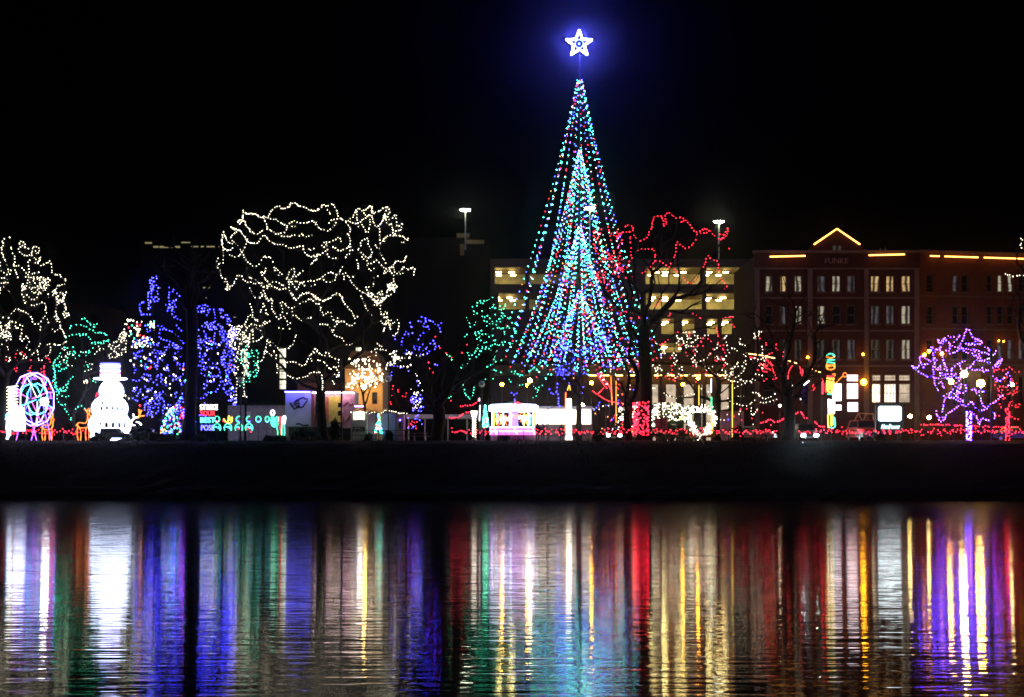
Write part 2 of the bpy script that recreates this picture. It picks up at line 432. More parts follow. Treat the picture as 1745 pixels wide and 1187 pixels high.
def window(root, O, U, u0, u1, z0, z1, frame_m, pane_m, rec=.22, fw=.09, mull=1, sill_m=None, name='window'):
    O = Vector(O); U = Vector(U).normalized(); N = Vector((-U.y, U.x, 0)); b = O+N*rec
    f = MB()
    def bar(ua, ub, za, zb, t=.1):
        p = b+U*ua; f.boxv((p.x, p.y, za), U*(ub-ua), N*t, (0, 0, zb-za))
    bar(u0, u0+fw, z0, z1); bar(u1-fw, u1, z0, z1); bar(u0+fw, u1-fw, z0, z0+fw); bar(u0+fw, u1-fw, z1-fw, z1)
    zm = (z0+z1)/2
    if mull: bar(u0+fw, u1-fw, zm-.03, zm+.03, .07)
    w_ = f.build(name, frame_m, root)
    g = MB(); q = b+N*.07; a, c = q+U*(u0+fw), q+U*(u1-fw)
    g.boxv((a.x, a.y, z0+fw), U*(u1-u0-2*fw), N*.02, (0, 0, z1-z0-2*fw)); g.build('pane', pane_m, w_)
    if sill_m:
        s = MB(); q = O-N*.08+U*(u0-.1); s.boxv((q.x, q.y, z0-.14), U*(u1-u0+.2), N*.28, (0, 0, .135)); s.build('sill', sill_m, w_)
    return w_
# ------------------------------------------------------------------ brick hotel
DH = 176.0
def hx(x): return (x-CX)/F*DH
def hz(y): return CZ-(y-YH)/F*DH
BRICK = brick_mat('red_brick', (.075, .018, .009), (.05, .012, .007), (.04, .024, .017), 1.6)
STONE = mat('limestone_trim', (.09, .05, .036), .8, 0, .2, 2)
FRAME_D = mat('dark_window_frame', (.05, .045, .04), .5)
NEON = emis('amber_neon_tube', (1.0, .42, .08), 7.0)
PANES = {'dark': mat('dark_glass', (.012, .012, .014), .08), 'dim': window_mat('curtain_dim', (.30, .25, .2), .16, 5, .1),
         'warm': window_mat('curtain_warm', (.95, .62, .28), .7, 5, .05), 'cream': window_mat('curtain_cream', (.85, .74, .55), .5, 5, .04),
         'grey': window_mat('curtain_grey', (.4, .33, .36), .2, 5, .12), 'shop': window_mat('shop_white', (1., .85, .7), 2.4, 8, .35),
         'pinkish': window_mat('shop_pink', (1., .8, .88), 4.2, 8, .7), 'shopdim': window_mat('shop_dim', (.9, .7, .5), 1.3, 22, .1)}
hotel = thing('brick_hotel', 'red brick hotel with amber neon roofline and central gable', 'building', (hx(1425), DH, G))
x0h = hx(1285); Oh = (x0h, DH, 0); Uh = (1, 0, 0); L = hx(1567)-x0h
cols_ = [(1304, 1317), (1329, 1342), (1354, 1367), (1393, 1408), (1418, 1433), (1443, 1458), (1484, 1500), (1510, 1524), (1536, 1552)]
rows_ = [(469, 497), (520, 552), (578, 612)]
kinds = [['cream', 'warm', 'cream', 'grey', 'cream', 'grey', 'warm', 'warm', 'warm'],
         ['dark', 'grey', 'cream', 'cream', 'dark', 'dark', 'grey', 'grey', 'cream'],
         ['dark', 'dim', 'dim', 'dim', 'dim', 'grey', 'dim', 'dim', 'cream']]
holes = []; wins = []
for r_, (ya, yb) in enumerate(rows_):
    for c_, (xa, xb) in enumerate(cols_):
        h = (hx(xa)-x0h, hx(xb)-x0h, hz(yb), hz(ya)); holes.append(h); wins.append((h, PANES[kinds[r_][c_]]))
shop = [(1418, 1436, 652, 684, 'pinkish'), (1443, 1464, 652, 680, 'pinkish'), (1443, 1464, 637, 650, 'pinkish'), (1418, 1436, 688, 700, 'pinkish'), (1444, 1464, 684, 702, 'pinkish'),
        (1486, 1502, 638, 649, 'shopdim'), (1507, 1528, 638, 649, 'shopdim'), (1532, 1552, 638, 649, 'shopdim'),
        (1486, 1502, 653, 686, 'shop'), (1507, 1528, 653, 686, 'shop'), (1532, 1552, 653, 686, 'shopdim'),
        (1300, 1320, 640, 690, 'dark'), (1330, 1350, 640, 690, 'dark'), (1366, 1386, 640, 690, 'dark')]
for xa, xb, ya, yb, k in shop:
    h = (hx(xa)-x0h, hx(xb)-x0h, hz(yb), hz(ya)); holes.append(h); wins.append((h, PANES[k]))
wmb = MB(); wall(wmb, Oh, Uh, L, G-.1, hz(431), .5, holes); 
wmb.box(x0h+.01, x0h+L-.01, DH+.5, DH+16, G-.1, hz(437))
wmb.build('wall', BRICK, hotel)
for h, pm_ in wins: window(hotel, Oh, Uh, *h, FRAME_D, pm_, sill_m=STONE if h[2] > hz(615) else None)
tr = MB()
for y in (456, 506, 562, 622): tr.box(x0h-.05, x0h+L+.05, DH-.14, DH-.003, hz(y+2.5), hz(y))
tr.box(x0h-.2, x0h+L+.2, DH-.35, DH+.2, hz(431)+.003, hz(431)+.30)
for x in (1286, 1376, 1472, 1558): tr.box(hx(x)-.0, hx(x)+.55, DH-.22, DH-.002, G, hz(459))
tr.build('cornice', STONE, hotel)
gb = MB(); gb.prism([(hx(1380), DH-.25, hz(431)+.302), (hx(1470), DH-.25, hz(431)+.302), (hx(1470), DH-.25, hz(420)), (hx(1425), DH-.25, hz(393)), (hx(1380), DH-.25, hz(420))], (0, .8, 0))
gbo = gb.build('gable', BRICK, hotel)
gw = MB(); gw.box(hx(1417), hx(1433), DH-.30, DH-.253, hz(429), hz(419)); gw.build('window', PANES['dim'], gbo)
nb = MB(); nb.tube([(hx(1386), DH-.45, hz(417)), (hx(1425), DH-.45, hz(390.5)), (hx(1464), DH-.45, hz(417))], .075, 6); nb.build('neon_tube', NEON, gbo)
for xa, xb, ya, yb in ((1311, 1371, 438, 436.5), (1479, 1540, 435.5, 434)):
    nb = MB(); nb.tube([(hx(xa), DH-.5, hz(ya)), (hx(xb), DH-.5, hz(yb))], .075, 6); nb.build('neon_tube', NEON, hotel)
def text(root, body, c, h, m, name='lettering', ext=.04, wid=None):
    cu = bpy.data.curves.new(name, 'FONT'); cu.body = body; cu.size = h*1.42; cu.extrude = ext; cu.align_x = 'CENTER'; cu.align_y = 'CENTER'
    o = bpy.data.objects.new(name, cu); col.objects.link(o); bpy.context.view_layer.update()
    dg = bpy.context.evaluated_depsgraph_get(); me = bpy.data.meshes.new_from_object(o.evaluated_get(dg)); bpy.data.objects.remove(o)
    if wid:
        s_ = wid/max(v.co.x for v in me.vertices)/2
        for v in me.vertices: v.co.x *= s_
    me.materials.clear(); me.materials.append(m)
    for v in me.vertices: v.co = Vector((v.co.x, -v.co.z, v.co.y))
    o = bpy.data.objects.new(name, me); col.objects.link(o); o.parent = root; o.location = Vector(c)-root_org(root); return o
text(hotel, 'FUNKE', (hx(1424.5), DH-.30, hz(445)), .62, mat('painted_letters', (.2, .12, .11), .7), 'painted_name')
# sconces and the rooftop plant
GLOW = emis('lamp_amber', (1.0, .40, .014), 60.0); GLOWS = emis('lamp_amber_small', (1.0, .36, .02), 30.0)
WHITEL = emis('lamp_white', (1.0, .95, .8), 55.0)
for (x, y, s_) in ((1470, 651, .34), (1375, 609, .14), (1469, 604, .14)):
    a = MB(); a.box(hx(x)-.07, hx(x)+.07, DH-.34, DH-.23, hz(y)-.5, hz(y)-.1); sco = a.build('wall_sconce', DMETAL, hotel)
    a = MB(); a.ball((hx(x), DH-.52, hz(y)), s_, 10); a.build('lamp_globe', GLOW if s_ > .2 else GLOWS, sco, True)
rp = MB()
for (x, y0_, y1_) in ((1518, 413, 428), (1527, 412, 432), (1499, 416, 430)): rp.tube([(hx(x), DH+5, hz(437)), (hx(x), DH+5, hz(y0_))], .07, 5)
rp.box(hx(1484), hx(1492), DH+4, DH+6, hz(437), hz(417)); rp.build('roof_vents', mat('galvanised', (.5, .55, .55), .4, .5), hotel)
# right wing, set back a little and turned away
DW = 177.0
wing = thing('brick_wing', 'brick hotel wing behind the purple tree with amber neon dashes', 'building', (hx(1650), DW, G))
Ow = Vector(((1568-CX)/F*DW, DW, 0)); Uw = Vector((1, .22, 0)).normalized(); LW = 19.0
def wu(x):  # distance along the wing wall at which picture column x falls
    t = (x-CX)/F; return (Ow.x-t*Ow.y)/(t*Uw.y-Uw.x)
def wz(x, y):
    p = Ow+Uw*wu(x); return CZ-(y-YH)/F*p.y
holes = []; wins = []
wc = [(1581, 1589), (1625, 1632), (1641, 1649), (1684, 1690), (1702, 1708), (1719, 1726), (1738, 1744)]
for r_, (ya, yb) in enumerate(((468, 497), (521, 552), (578, 612), (640, 690))):
    for c_, (xa, xb) in enumerate(wc):
        if r_ == 3 and c_ == 0: continue
        h = (wu(xa)-.15, wu(xb)+.15, wz(xa, yb), wz(xa, ya)); holes.append(h)
        k = 'dark'
        if r_ == 0 and c_ in (4, 5): k = 'cream'
        elif r_ == 0 and c_ == 1 or r_ == 2 and c_ > 3: k = 'grey'
        wins.append((h, PANES[k]))
zt = wz(1640, 432)
BRICK2 = brick_mat('orange_brick', (.16, .042, .016), (.12, .03, .013), (.10, .06, .04), 1.6)
wm_ = MB(); wall(wm_, Ow, Uw, LW, G-.1, zt, .5, holes); N_ = Vector((-Uw.y, Uw.x, 0))
p = Ow+N_*.502+Uw*.02; wm_.boxv((p.x, p.y, G-.1), Uw*(LW-.04), N_*12, (0, 0, zt-G-.3)); wm_.build('wall', BRICK2, wing)
for h, pm_ in wins: window(wing, Ow, Uw, *h, FRAME_D, pm_, sill_m=STONE)
tr = MB()
for y in (506, 562, 622):
    z = wz(1640, y); p = Ow-N_*.10; tr.boxv((p.x, p.y, z), Uw*LW, N_*.097, (0, 0, .2))
p = Ow-N_*.25; tr.boxv((p.x, p.y, zt+.003), Uw*LW, N_*.6, (0, 0, .3)); tr.build('cornice', STONE, wing)
for xa, xb in ((1582.5, 1598), (1607, 1664), (1674, 1745)):
    a, b = Ow+Uw*wu(xa)-N_*.4, Ow+Uw*wu(xb)-N_*.4; nb = MB(); z = wz(1600, 437)
    nb.tube([(a.x, a.y, z), (b.x, b.y, z)], .07, 6); nb.build('neon_tube', NEON, wing)
for x, y in ((1573, 606), (1581, 600), (1603, 604), (1700, 582), (1708, 583), (1740, 584)):
    c = Ow+Uw*max(.4, wu(x))-N_*.3; z = wz(x, y); big = x < 1650
    a = MB(); a.tube([(c.x, c.y, z-.5), (c.x, c.y, z-.1)], .08, 6); s_ = a.build('wall_sconce', DMETAL, wing)
    a = MB(); a.ball((c.x, c.y, z+.1), .2 if big else .09, 8); a.build('lamp_globe', GLOWS, s_, True)
# ------------------------------------------------------------------ parking ramp
DR = 214.0
def rx(x): return (x-CX)/F*DR
def rz(y): return CZ-(y-YH)/F*DR
ramp = thing('parking_ramp', 'concrete parking ramp with yellow lit decks behind the big cone', 'building', (rx(1060), DR, G))
CONC = mat('ramp_concrete', (.13, .09, .05), .85, 0, .25, .4)
LAMPY = emis('ramp_tube_lamp', (1.0, .80, .28), 38.0)
decks = [(455, 484), (499, 527), (541, 569), (584, 600), (615, 640)]           # open band of every deck on the right
top = rz(441)
zsl = [top]+[rz(v) for dk in decks for v in dk]+[G-.1]
xl, xr = rx(836), rx(1283)
for k in range(0, len(zsl)-1, 2):
    za, zb = zsl[k+1], zsl[k]
    a = MB(); a.box(xl, xr, DR-.3, DR+.1, za, zb); a.build('parapet', CONC, ramp)
    if k:
        a = MB(); a.box(xl, xr, DR+.1, DR+9, zb-1.25, zb-.95); a.build('deck_slab', CONC, ramp)
a = MB(); a.box(xl, xr, DR+.1, DR+9, top-1.1, top-.8); a.build('deck_slab', CONC, ramp)
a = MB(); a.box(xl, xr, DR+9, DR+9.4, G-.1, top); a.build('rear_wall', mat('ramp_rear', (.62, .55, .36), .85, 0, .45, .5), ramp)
for x in (836, 895, 1000, 1093, 1196, 1261, 1280):
    a = MB(); wd = rx(x+ (7 if x < 1275 else 3))-rx(x); a.box(rx(x), rx(x)+wd, DR-.42, DR+.45, G-.1, top-.01); a.build('column', CONC, ramp)
# part of the lower decks is walled in
SHADE = mat('ramp_brown_panel', (.16, .09, .05), .85, 0, .3, .5)
for xa, xb, k in ((1100, 1127, 2), (1148, 1163, 2), (1183, 1205, 2), (1222, 1230, 2), (1247, 1262, 2), (920, 1090, 1), (842, 850, 1), (1100, 1127, 3), (1160, 1262, 3), (905, 1100, 2), (905, 1100, 3), (842, 905, 3), (842, 905, 2), (1000, 1093, 0)):
    a = MB(); a.box(rx(xa)+.02, rx(xb)-.02, DR-.2, DR+.05, rz(decks[k][1])-.05, rz(decks[k][0])+.05); a.build('infill_panel', SHADE, ramp)
for k, (ya, yb) in enumerate(decks[:4]):
    zc = rz(ya)+.55
    for x in ((850, 872, 1118, 1140, 1165, 1212, 1238, 1270) if k < 2 else (1135, 1172, 1214, 1238, 1270)):
        for dy in (2.5, 6.0):
            a = MB(); xx = rx(x+random.uniform(-4, 4)); a.box(xx-.35, xx+.35, DR+dy, DR+dy+.35, zc-1.02, zc-.88); a.build('deck_lamp', LAMPY, ramp)
AMBT = emis('added_amber_tube', (1.0, .5, .12), 9.0)  # amber tubes added to give the brown glow below the decks
for x in range(1010, 1275, 22):
    a = MB(); xx = rx(x); a.box(xx-.5, xx+.5, DR-1.2, DR-.9, rz(641), rz(639)); a.build('added_glow_tube', AMBT, ramp)
for x in range(1105, 1275, 30):
    a = MB(); a.box(rx(x), rx(x+16), DR-.36, DR-.303, G+.6, rz(655)); a.build('shop_window', PANES['shopdim'], ramp)
# mast lamps on the roof deck
for x, y, nm in ((793, 358, 'tall white mast lamp standing between the big round tree and the cone'), (1005, 355, 'white mast lamp seen through the strands of the cone'), (1225, 378, 'white mast lamp above the red lights at the ramp corner')):
    dd = DR+6 if x > 900 else DR+8; c = P(x, y, dd)
    t = thing('mast_lamp', nm, 'lamp post', (c.x, c.y, top-1.2 if x > 900 else rz(410)), 'mast lamps on the roof deck')
    a = MB(); a.tube([(c.x, c.y, rz(412) if x < 900 else top-1.2), (c.x, c.y, c.z-.1)], [.12, .08], 6); a.build('pole', mat('pale_pole', (.6, .62, .55), .5), t)
    a = MB(); a.box(c.x-.85, c.x+.85, c.y-.35, c.y+.35, c.z+.14, c.z+.30); a.build('lamp_head', DMETAL, t)
    a = MB(); a.lathe((c.x, c.y, c.z-.12), [(.3, 0), (.68, .08), (.75, .25)], 10, 0, 1.0, .6); a.build('lamp_lens', emis('mast_white', (.95, 1.0, .72), 60), t)
# ------------------------------------------------------------------ dark blocks on the left
DL = 232.0
def lx(x): return (x-CX)/F*DL
def lz(y): return CZ-(y-YH)/F*DL
DARKW = mat('dark_block_wall', (.008, .007, .006), .9, 0, .3, .3)
off = thing('office_block', 'long dark office block with a thin row of lit roof windows', 'building', (lx(420), DL, G))
strip = [(246, 259, 411.5, 415), (260, 270, 418, 422), (271, 287, 418, 422), (290, 307, 418, 422), (308, 324, 411, 414), (325, 338, 418, 421), (341, 348, 418, 421), (351, 366, 418, 421), (372, 374, 418, 421),
         (345, 358, 488, 491), (349, 353, 506, 508), (268, 274, 489, 491), (397, 402, 539, 541)]
Ol = (lx(240), DL, 0); hs = [(lx(a)-Ol[0], lx(b)-Ol[0], lz(d_), lz(c)) for a, b, c, d_ in strip]
stair = [(475, 488, 592, 664), (605, 620, 590, 626), (414, 423, 598, 640)]
hs2 = [(lx(a)-Ol[0], lx(b)-Ol[0], lz(d_), lz(c)) for a, b, c, d_ in stair]
a = MB(); wall(a, Ol, (1, 0, 0), lx(690)-Ol[0], G-.1, lz(409), .5, hs+hs2); a.box(Ol[0]+.01, lx(690)-.01, DL+.5, DL+20, G-.1, lz(416)); a.build('wall', DARKW, off)
YST = window_mat('roof_row_yellow', (.85, .75, .35), .55, 30, .15); STW = window_mat('stair_white', (1., .95, .72), 1.9, 3, .45)
for k, h in enumerate(hs): window(off, Ol, (1, 0, 0), *h, FRAME_D, YST, fw=.03, mull=0)
for k, h in enumerate(hs2):
    n_ = 4 if k == 0 else 2; dz = (h[3]-h[2])/n_
    for q in range(n_): window(off, Ol, (1, 0, 0), h[0], h[1], h[2]+q*dz+.03, h[2]+(q+1)*dz-.03, FRAME_D, STW, fw=.12, mull=1)
for (xa, xb, ya) in ((345, 372, 462), (275, 298, 452)):
    a = MB(); a.box(lx(xa), lx(xb), DL-.3, DL-.01, lz(ya+3), lz(ya)); a.build('ledge', STONE, off)
blk = thing('stair_tower', 'dark block with a stepped rooftop stair housing below the mast lamp', 'building', (lx(765), DL-6, G))
a = MB(); a.box(lx(692), lx(835), DL-6, DL+16, G-.1, lz(414)); a.build('wall', DARKW, blk)
a = MB(); a.box(lx(780), lx(801), DL-5, DL+3, lz(414)+.002, lz(405)); a.build('roof_housing', CONC, blk)
a = MB(); a.box(lx(796), lx(826), DL-6.2, DL-6.003, lz(425), lz(418)); a.box(lx(786), lx(793), DL-6.2, DL-6.003, lz(444), lz(425)); a.build('concrete_band', CONC, blk)
# warm-lit house front and low buildings in the park
DQ = 166.0
def qx(x): return (x-CX)/F*DQ
def qz(y): return CZ-(y-YH)/F*DQ
WARMW = mat('ochre_plaster', (.55, .40, .20), .85, 0, .2, 1.0)
hs_ = thing('ochre_house', 'ochre walled house lit orange by a street lamp above the booth', 'building', (qx(628), DQ, G))
a = MB(); a.box(qx(588), qx(652), DQ, DQ+9, G-.1, qz(628)); a.build('wall', WARMW, hs_)
a = MB(); a.prism([(qx(585), DQ-.3, qz(628)), (qx(655), DQ-.3, qz(628)), (qx(640), DQ-.3, qz(598)), (qx(600), DQ-.3, qz(598))], (0, 9.6, 0)); a.build('roof', mat('brown_shingle', (.10, .06, .035), .9), hs_)
for x in (598, 634):
    a = MB(); a.box(qx(x), qx(x+9), DQ-.06, DQ-.002, qz(688), qz(668)); w_ = a.build('window', FRAME_D, hs_)
    b = MB(); b.box(qx(x+1), qx(x+8), DQ-.08, DQ-.062, qz(687), qz(669)); b.build('pane', PANES['dark'], w_)
BROWN = mat('brown_siding', (.15, .085, .05), .9, 0, .25, 1.5)
hb = thing('brown_cottage', 'low brown cottage with a pitched roof behind the trailer', 'building', (qx(530), DQ+3, G))
a = MB(); a.box(qx(500), qx(572), DQ+3, DQ+10, G-.1, qz(650)); a.build('wall', BROWN, hb)
a = MB(); a.prism([(qx(496), DQ+2.7, qz(650)), (qx(576), DQ+2.7, qz(650)), (qx(536), DQ+2.7, qz(625))], (0, 7.6, 0)); a.build('roof', mat('dark_shingle', (.05, .04, .035), .9), hb)
a = MB(); a.box(qx(519), qx(527), DQ+2.9, DQ+2.998, qz(672), qz(655)); a.build('door', mat('door_brown', (.12, .05, .03), .7), hb)
lw = thing('park_shelter', 'low grey shelter with a pale hatch behind the wire carolers', 'building', (qx(432), DQ, G))
a = MB(); a.box(qx(388), qx(484), DQ, DQ+5, G-.1, qz(690)); a.build('wall', mat('grey_block', (.32, .30, .29), .85), lw)
a = MB(); a.prism([(qx(384), DQ-.4, qz(690)), (qx(488), DQ-.4, qz(690)), (qx(488), DQ-.4, qz(687)), (qx(384), DQ-.4, qz(682))], (0, 5.8, 0)); a.build('roof', DARKW, lw)
a = MB(); a.box(qx(416), qx(427), DQ-.05, DQ-.002, qz(713), qz(701)); a.build('hatch', mat('pale_board', (.7, .66, .6), .6), lw)
tn = thing('long_pavilion', 'long low white roofed pavilion behind the dark twin trunk', 'building', (qx(755), DQ+2, G))
a = MB(); a.box(qx(690), qx(830), DQ+2, DQ+7, qz(712), qz(705)); a.build('roof', mat('pale_roof', (.4, .4, .42), .7), tn)
for x in (694, 722, 762, 795, 826):
    a = MB(); a.box(qx(x)-.08, qx(x)+.08, DQ+2.2, DQ+2.4, G-.1, qz(712)-.002); a.build('post', mat('post_grey', (.3, .29, .28), .7), tn)
bl2 = thing('brick_annex', 'reddish brick annex glowing dimly at the far left', 'building', (lx(205), DL-20, G))
a = MB(); a.box(lx(180), lx(236), DL-20, DL-8, G-.1, lz(540)); a.build('wall', BRICK, bl2)
for x in (186, 202, 218):
    b = MB(); b.box(lx(x), lx(x+8), DL-20.06, DL-20.003, lz(575), lz(556)); b.build('window', PANES['dark'], bl2)
# ================================================================== lit trees (garlands traced by the loops they make)
DT = 147.0
A = (365, 335, 6.594)
cent = Z(*A,
 [(265,270),(320,240),(322,150),(360,190),(460,195),(520,235),(555,215),(600,240),(630,180),(690,115),(735,110),(770,135),(830,120),(865,70),(895,70),(960,105),(1020,120),(1090,160),(1187,145)],
 [(325,240),(290,310),(265,270)], [(320,250),(360,320),(410,385),(460,415),(520,400),(555,355)], [(555,215),(575,290),(600,345),(585,380)],
 [(600,240),(690,255),(770,300),(820,325),(850,290),(895,272),(960,295),(1050,295),(1100,268),(1140,300),(1175,345)],
 [(605,350),(660,390),(710,420),(790,400),(830,320)], [(750,440),(820,445),(915,425)], [(945,425),(970,475)], [(965,400),(1010,440),(1060,450),(1120,415)], [(850,330),(925,340)],
 [(175,330),(230,365),(290,380),(340,450),(375,500),(430,525),(500,510),(555,430),(600,470),(680,535),(780,540),(840,575),(900,575),(990,550),(1010,610),(1070,670),(1140,670),(1187,630)],
 [(115,380),(90,440),(90,530),(120,590),(180,600),(220,560)], [(115,420),(150,500),(215,520),(190,450),(240,400),(280,380)], [(220,520),(270,560),(310,620),(345,560),(370,470)],
 [(105,600),(100,690),(95,740),(40,745),(55,660)], [(25,720),(40,790),(65,830),(80,900),(130,930),(150,990),(130,1050),(175,1040),(185,1000),(220,990),(255,890),(300,890),(340,940),(400,960),(450,980),(500,965),(555,975)],
 [(120,950),(170,1010),(130,1030)], [(160,640),(210,670),(270,670),(310,620),(340,690),(390,750),(450,780),(510,750),(565,660),(590,690),(630,670),(665,760),(690,830),(740,910),(800,910)],
 [(690,800),(740,860),(800,910),(830,930),(880,910),(905,820),(865,815),(830,890),(800,910)], [(590,790),(570,860),(520,835),(560,910),(620,980),(560,1020),(575,1100),(615,1170),(650,1150)],
 [(385,905),(440,920),(500,960),(550,1020),(600,1020),(650,960),(730,965),(770,1000),(810,960)], [(385,960),(410,1050),(450,1120),(490,1140),(545,1115),(520,1065)],
 [(640,1000),(690,1025),(740,1035),(810,1030)], [(835,950),(845,1040),(880,1110),(915,1160),(960,1120),(990,1090),(1070,1080),(1120,1115),(1187,1150)],
 [(860,960),(905,1010),(935,1040),(965,960),(920,950),(870,960)], [(965,960),(1020,1000)], [(965,960),(1040,950),(1130,940),(1187,925)], [(1080,1010),(1160,975)],
 [(1065,790),(1110,740),(1165,685)], [(1040,580),(1090,600),(1150,570)], [(915,900),(960,860),(1000,835)])
B = (530, 335, 6.594)
cent += Z(*B,
 [(0,155),(70,155),(120,110),(130,75),(170,105),(235,80),(275,140),(300,200),(330,245),(380,270),(430,260),(480,205),(520,130),(570,150),(630,210),(690,200)],
 [(510,150),(515,230),(530,350)], [(590,160),(670,105),(685,150),(690,240),(720,320),(755,340),(800,270),(830,180),(850,110)], [(430,260),(460,290),(540,290),(620,230),(660,200)],
 [(550,280),(590,350),(632,400),(655,360),(665,240)], [(700,190),(770,160),(850,110),(880,170),(860,230),(900,255),(955,195),(960,280),(980,340),(1030,290),(1000,370),(960,380),(930,430)],
 [(830,200),(850,290),(910,330),(920,400),(940,430),(1010,440),(1060,470),(1090,490),(1085,460)], [(1000,480),(1025,520),(1060,510)], [(765,340),(770,420),(780,500),(790,540),(755,585),(705,525)],
 [(800,500),(830,460),(880,440),(940,435)], [(800,510),(850,490)], [(185,145),(220,215)], [(205,265),(285,255),(350,240)], [(275,260),(270,310),(230,350),(180,380),(120,365),(75,330),(40,280),(0,265)],
 [(205,270),(205,320)], [(380,270),(430,340),(455,375),(410,410),(445,470),(435,530),(400,580),(320,610),(280,580),(235,550)], [(120,520),(180,510),(240,500),(310,455),(335,510)],
 [(120,540),(150,570),(180,520),(185,600),(210,590)], [(0,675),(60,650),(140,640),(165,595)], [(180,640),(220,685),(270,695),(300,675)], [(0,755),(40,720),(80,680)], [(415,570),(440,550),(465,605),(430,600)],
 [(520,600),(550,560),(570,500),(635,470),(650,540),(685,610),(675,670),(630,685),(555,625)], [(460,640),(400,655),(380,715)], [(360,770),(330,830),(320,860)], [(515,690),(530,760),(525,825)],
 [(560,670),(610,710),(650,750),(700,745),(735,715),(790,770),(840,810),(920,770),(960,715),(1010,735),(1050,715),(1070,665)], [(630,760),(670,830),(700,800)], [(765,605),(800,670),(840,740)],
 [(840,810),(810,860),(870,830),(920,780),(940,840),(980,860),(1040,785),(1080,815),(1150,795),(1160,840),(1150,885)], [(865,830),(920,870),(925,960),(880,990),(860,1060),(840,1120),(790,1170)],
 [(990,875),(1055,850)], [(0,950),(80,930),(130,905),(210,850),(280,870),(270,930),(230,955),(180,955),(130,920)], [(280,880),(370,860),(410,880),(450,950),(500,1010),(560,1060),(640,1110),(700,1140)],
 [(370,880),(375,950)], [(465,905),(495,885)], [(770,900),(730,880),(705,930),(690,1010),(630,1010),(630,1050),(690,1110)], [(0,1090),(60,1140),(135,1165),(210,1130),(280,1085),(330,1100),(365,1187)], [(720,1130),(780,1060),(810,1100),(830,1140)])
C = (365, 500, 6.594)
cent += Z(*C,
 [(425,0),(470,50),(510,40),(540,15)], [(570,10),(610,75),(655,60),(650,120),(640,160)], [(400,100),(430,190),(440,260),(490,320),(560,330),(575,285)], [(525,240),(530,180),(555,110),(575,190),(590,240),(610,205)],
 [(310,350),(345,350),(370,290),(400,240),(450,280),(500,310)], [(370,385),(440,345),(520,365),(600,325),(640,295)],
 [(640,160),(690,240),(740,290),(755,240),(770,170),(745,110),(770,90),(820,140),(880,160),(960,120),(1000,95),(1085,60),(1140,110),(1187,125)], [(870,0),(915,65),(960,40),(1000,5),(1085,0),(1140,30),(1187,60)], [(880,160),(870,210),(820,220)],
 [(770,240),(810,300),(835,350),(870,310),(885,240),(940,270),(1000,315),(1080,265),(1130,300),(1187,340)], [(725,385),(780,392)], [(835,392),(875,395)], [(450,350),(500,400),(540,450),(540,490),(450,540),(440,480),(430,390),(390,500),(380,540)],
 [(170,400),(230,380),(300,420),(340,460),(390,540),(370,600)], [(910,450),(905,520),(870,580),(820,620),(760,640),(700,600),(650,560),(600,510),(585,600),(555,680),(600,665),(665,720)], [(600,510),(640,600),(710,720)], [(665,720),(705,750),(710,910)],
 [(555,690),(545,740),(490,780),(500,860)], [(820,775),(880,760),(950,790),(990,815),(1040,780),(1060,710),(1110,680),(1135,625),(1187,670)], [(820,905),(870,945),(950,950),(1030,930),(1110,880),(1187,885)], [(1070,710),(1105,770)],
 [(335,950),(335,1130),(310,1170)], [(335,1130),(380,1180)])
D = (530, 500, 6.594)
cent += Z(*D,
 [(0,10),(60,60),(140,85),(210,50),(260,10),(330,15),(370,100),(440,190),(490,280),(520,250)], [(0,65),(60,115),(95,120),(120,210),(150,235),(210,205),(250,290),(300,320),(360,305),(410,350),(455,360),(515,315)], [(300,260),(300,320),(265,380),(255,430)],
 [(0,270),(50,315),(110,345),(185,345),(230,420),(280,470),(350,500),(380,560),(430,575),(470,560)], [(0,690),(45,625),(90,675),(140,695),(180,660),(230,710),(300,735),(340,740)], [(60,740),(140,770),(210,850),(260,820),(300,860),(320,920)],
 [(0,885),(100,890),(125,960),(130,1090)], [(310,740),(310,830)], [(235,900),(320,930),(265,940)], [(240,980),(265,1025)], [(545,0),(600,110),(640,190),(700,255)], [(660,20),(740,110),(790,90),(840,40),(930,0)],
 [(780,160),(800,260),(850,270),(830,340),(780,300),(820,220)], [(860,340),(910,340),(965,305),(985,350),(970,430),(920,475)], [(850,340),(810,430),(840,380)], [(660,660),(740,620),(735,680),(725,720)], [(740,560),(790,590),(830,580)], [(770,620),(850,635)],
 [(600,760),(640,710),(675,710)], [(830,860),(860,800),(865,770)], [(730,980),(790,930),(800,990),(870,980)])
cent += scrib(660, 484, 676, 500, 4, 40, 5)+scrib(618, 500, 655, 520, 5, 40, 5)+scrib(645, 530, 666, 562, 3, 35, 5)+scrib(390, 552, 420, 590, 7, 40, 6)
dm = dome(535, 500, 185, 175, 7.0)
pts = tree_lights(cent, DT, [WARM], 'warm white bulb string', 'the big round tree', 'white strings in the big round tree', depth=dm, sp=.29)
bare_tree('shade_tree', 'big round bare shade tree draped all over in warm white loops', 548, 650, DT, pick(pts, 190)+crown_pts(540, 500, 140, 130, DT, 60, 6), .48)
# shower of loose white bulbs over the ochre house
sh = scrib(590, 612, 652, 660, 40, 22, 5)+scrib(668, 598, 700, 625, 9, 18, 5)
pts = string('light_string', 'shower of loose white bulbs above the orange street lamp', sh, 152, [WARM], sp=.36, r=.085, depth=lambda x, y, s: s*2)
bare_tree('young_tree', 'young bare tree under the shower of white bulbs by the street lamp', 622, 690, 152, pick(pts, 60), .14)
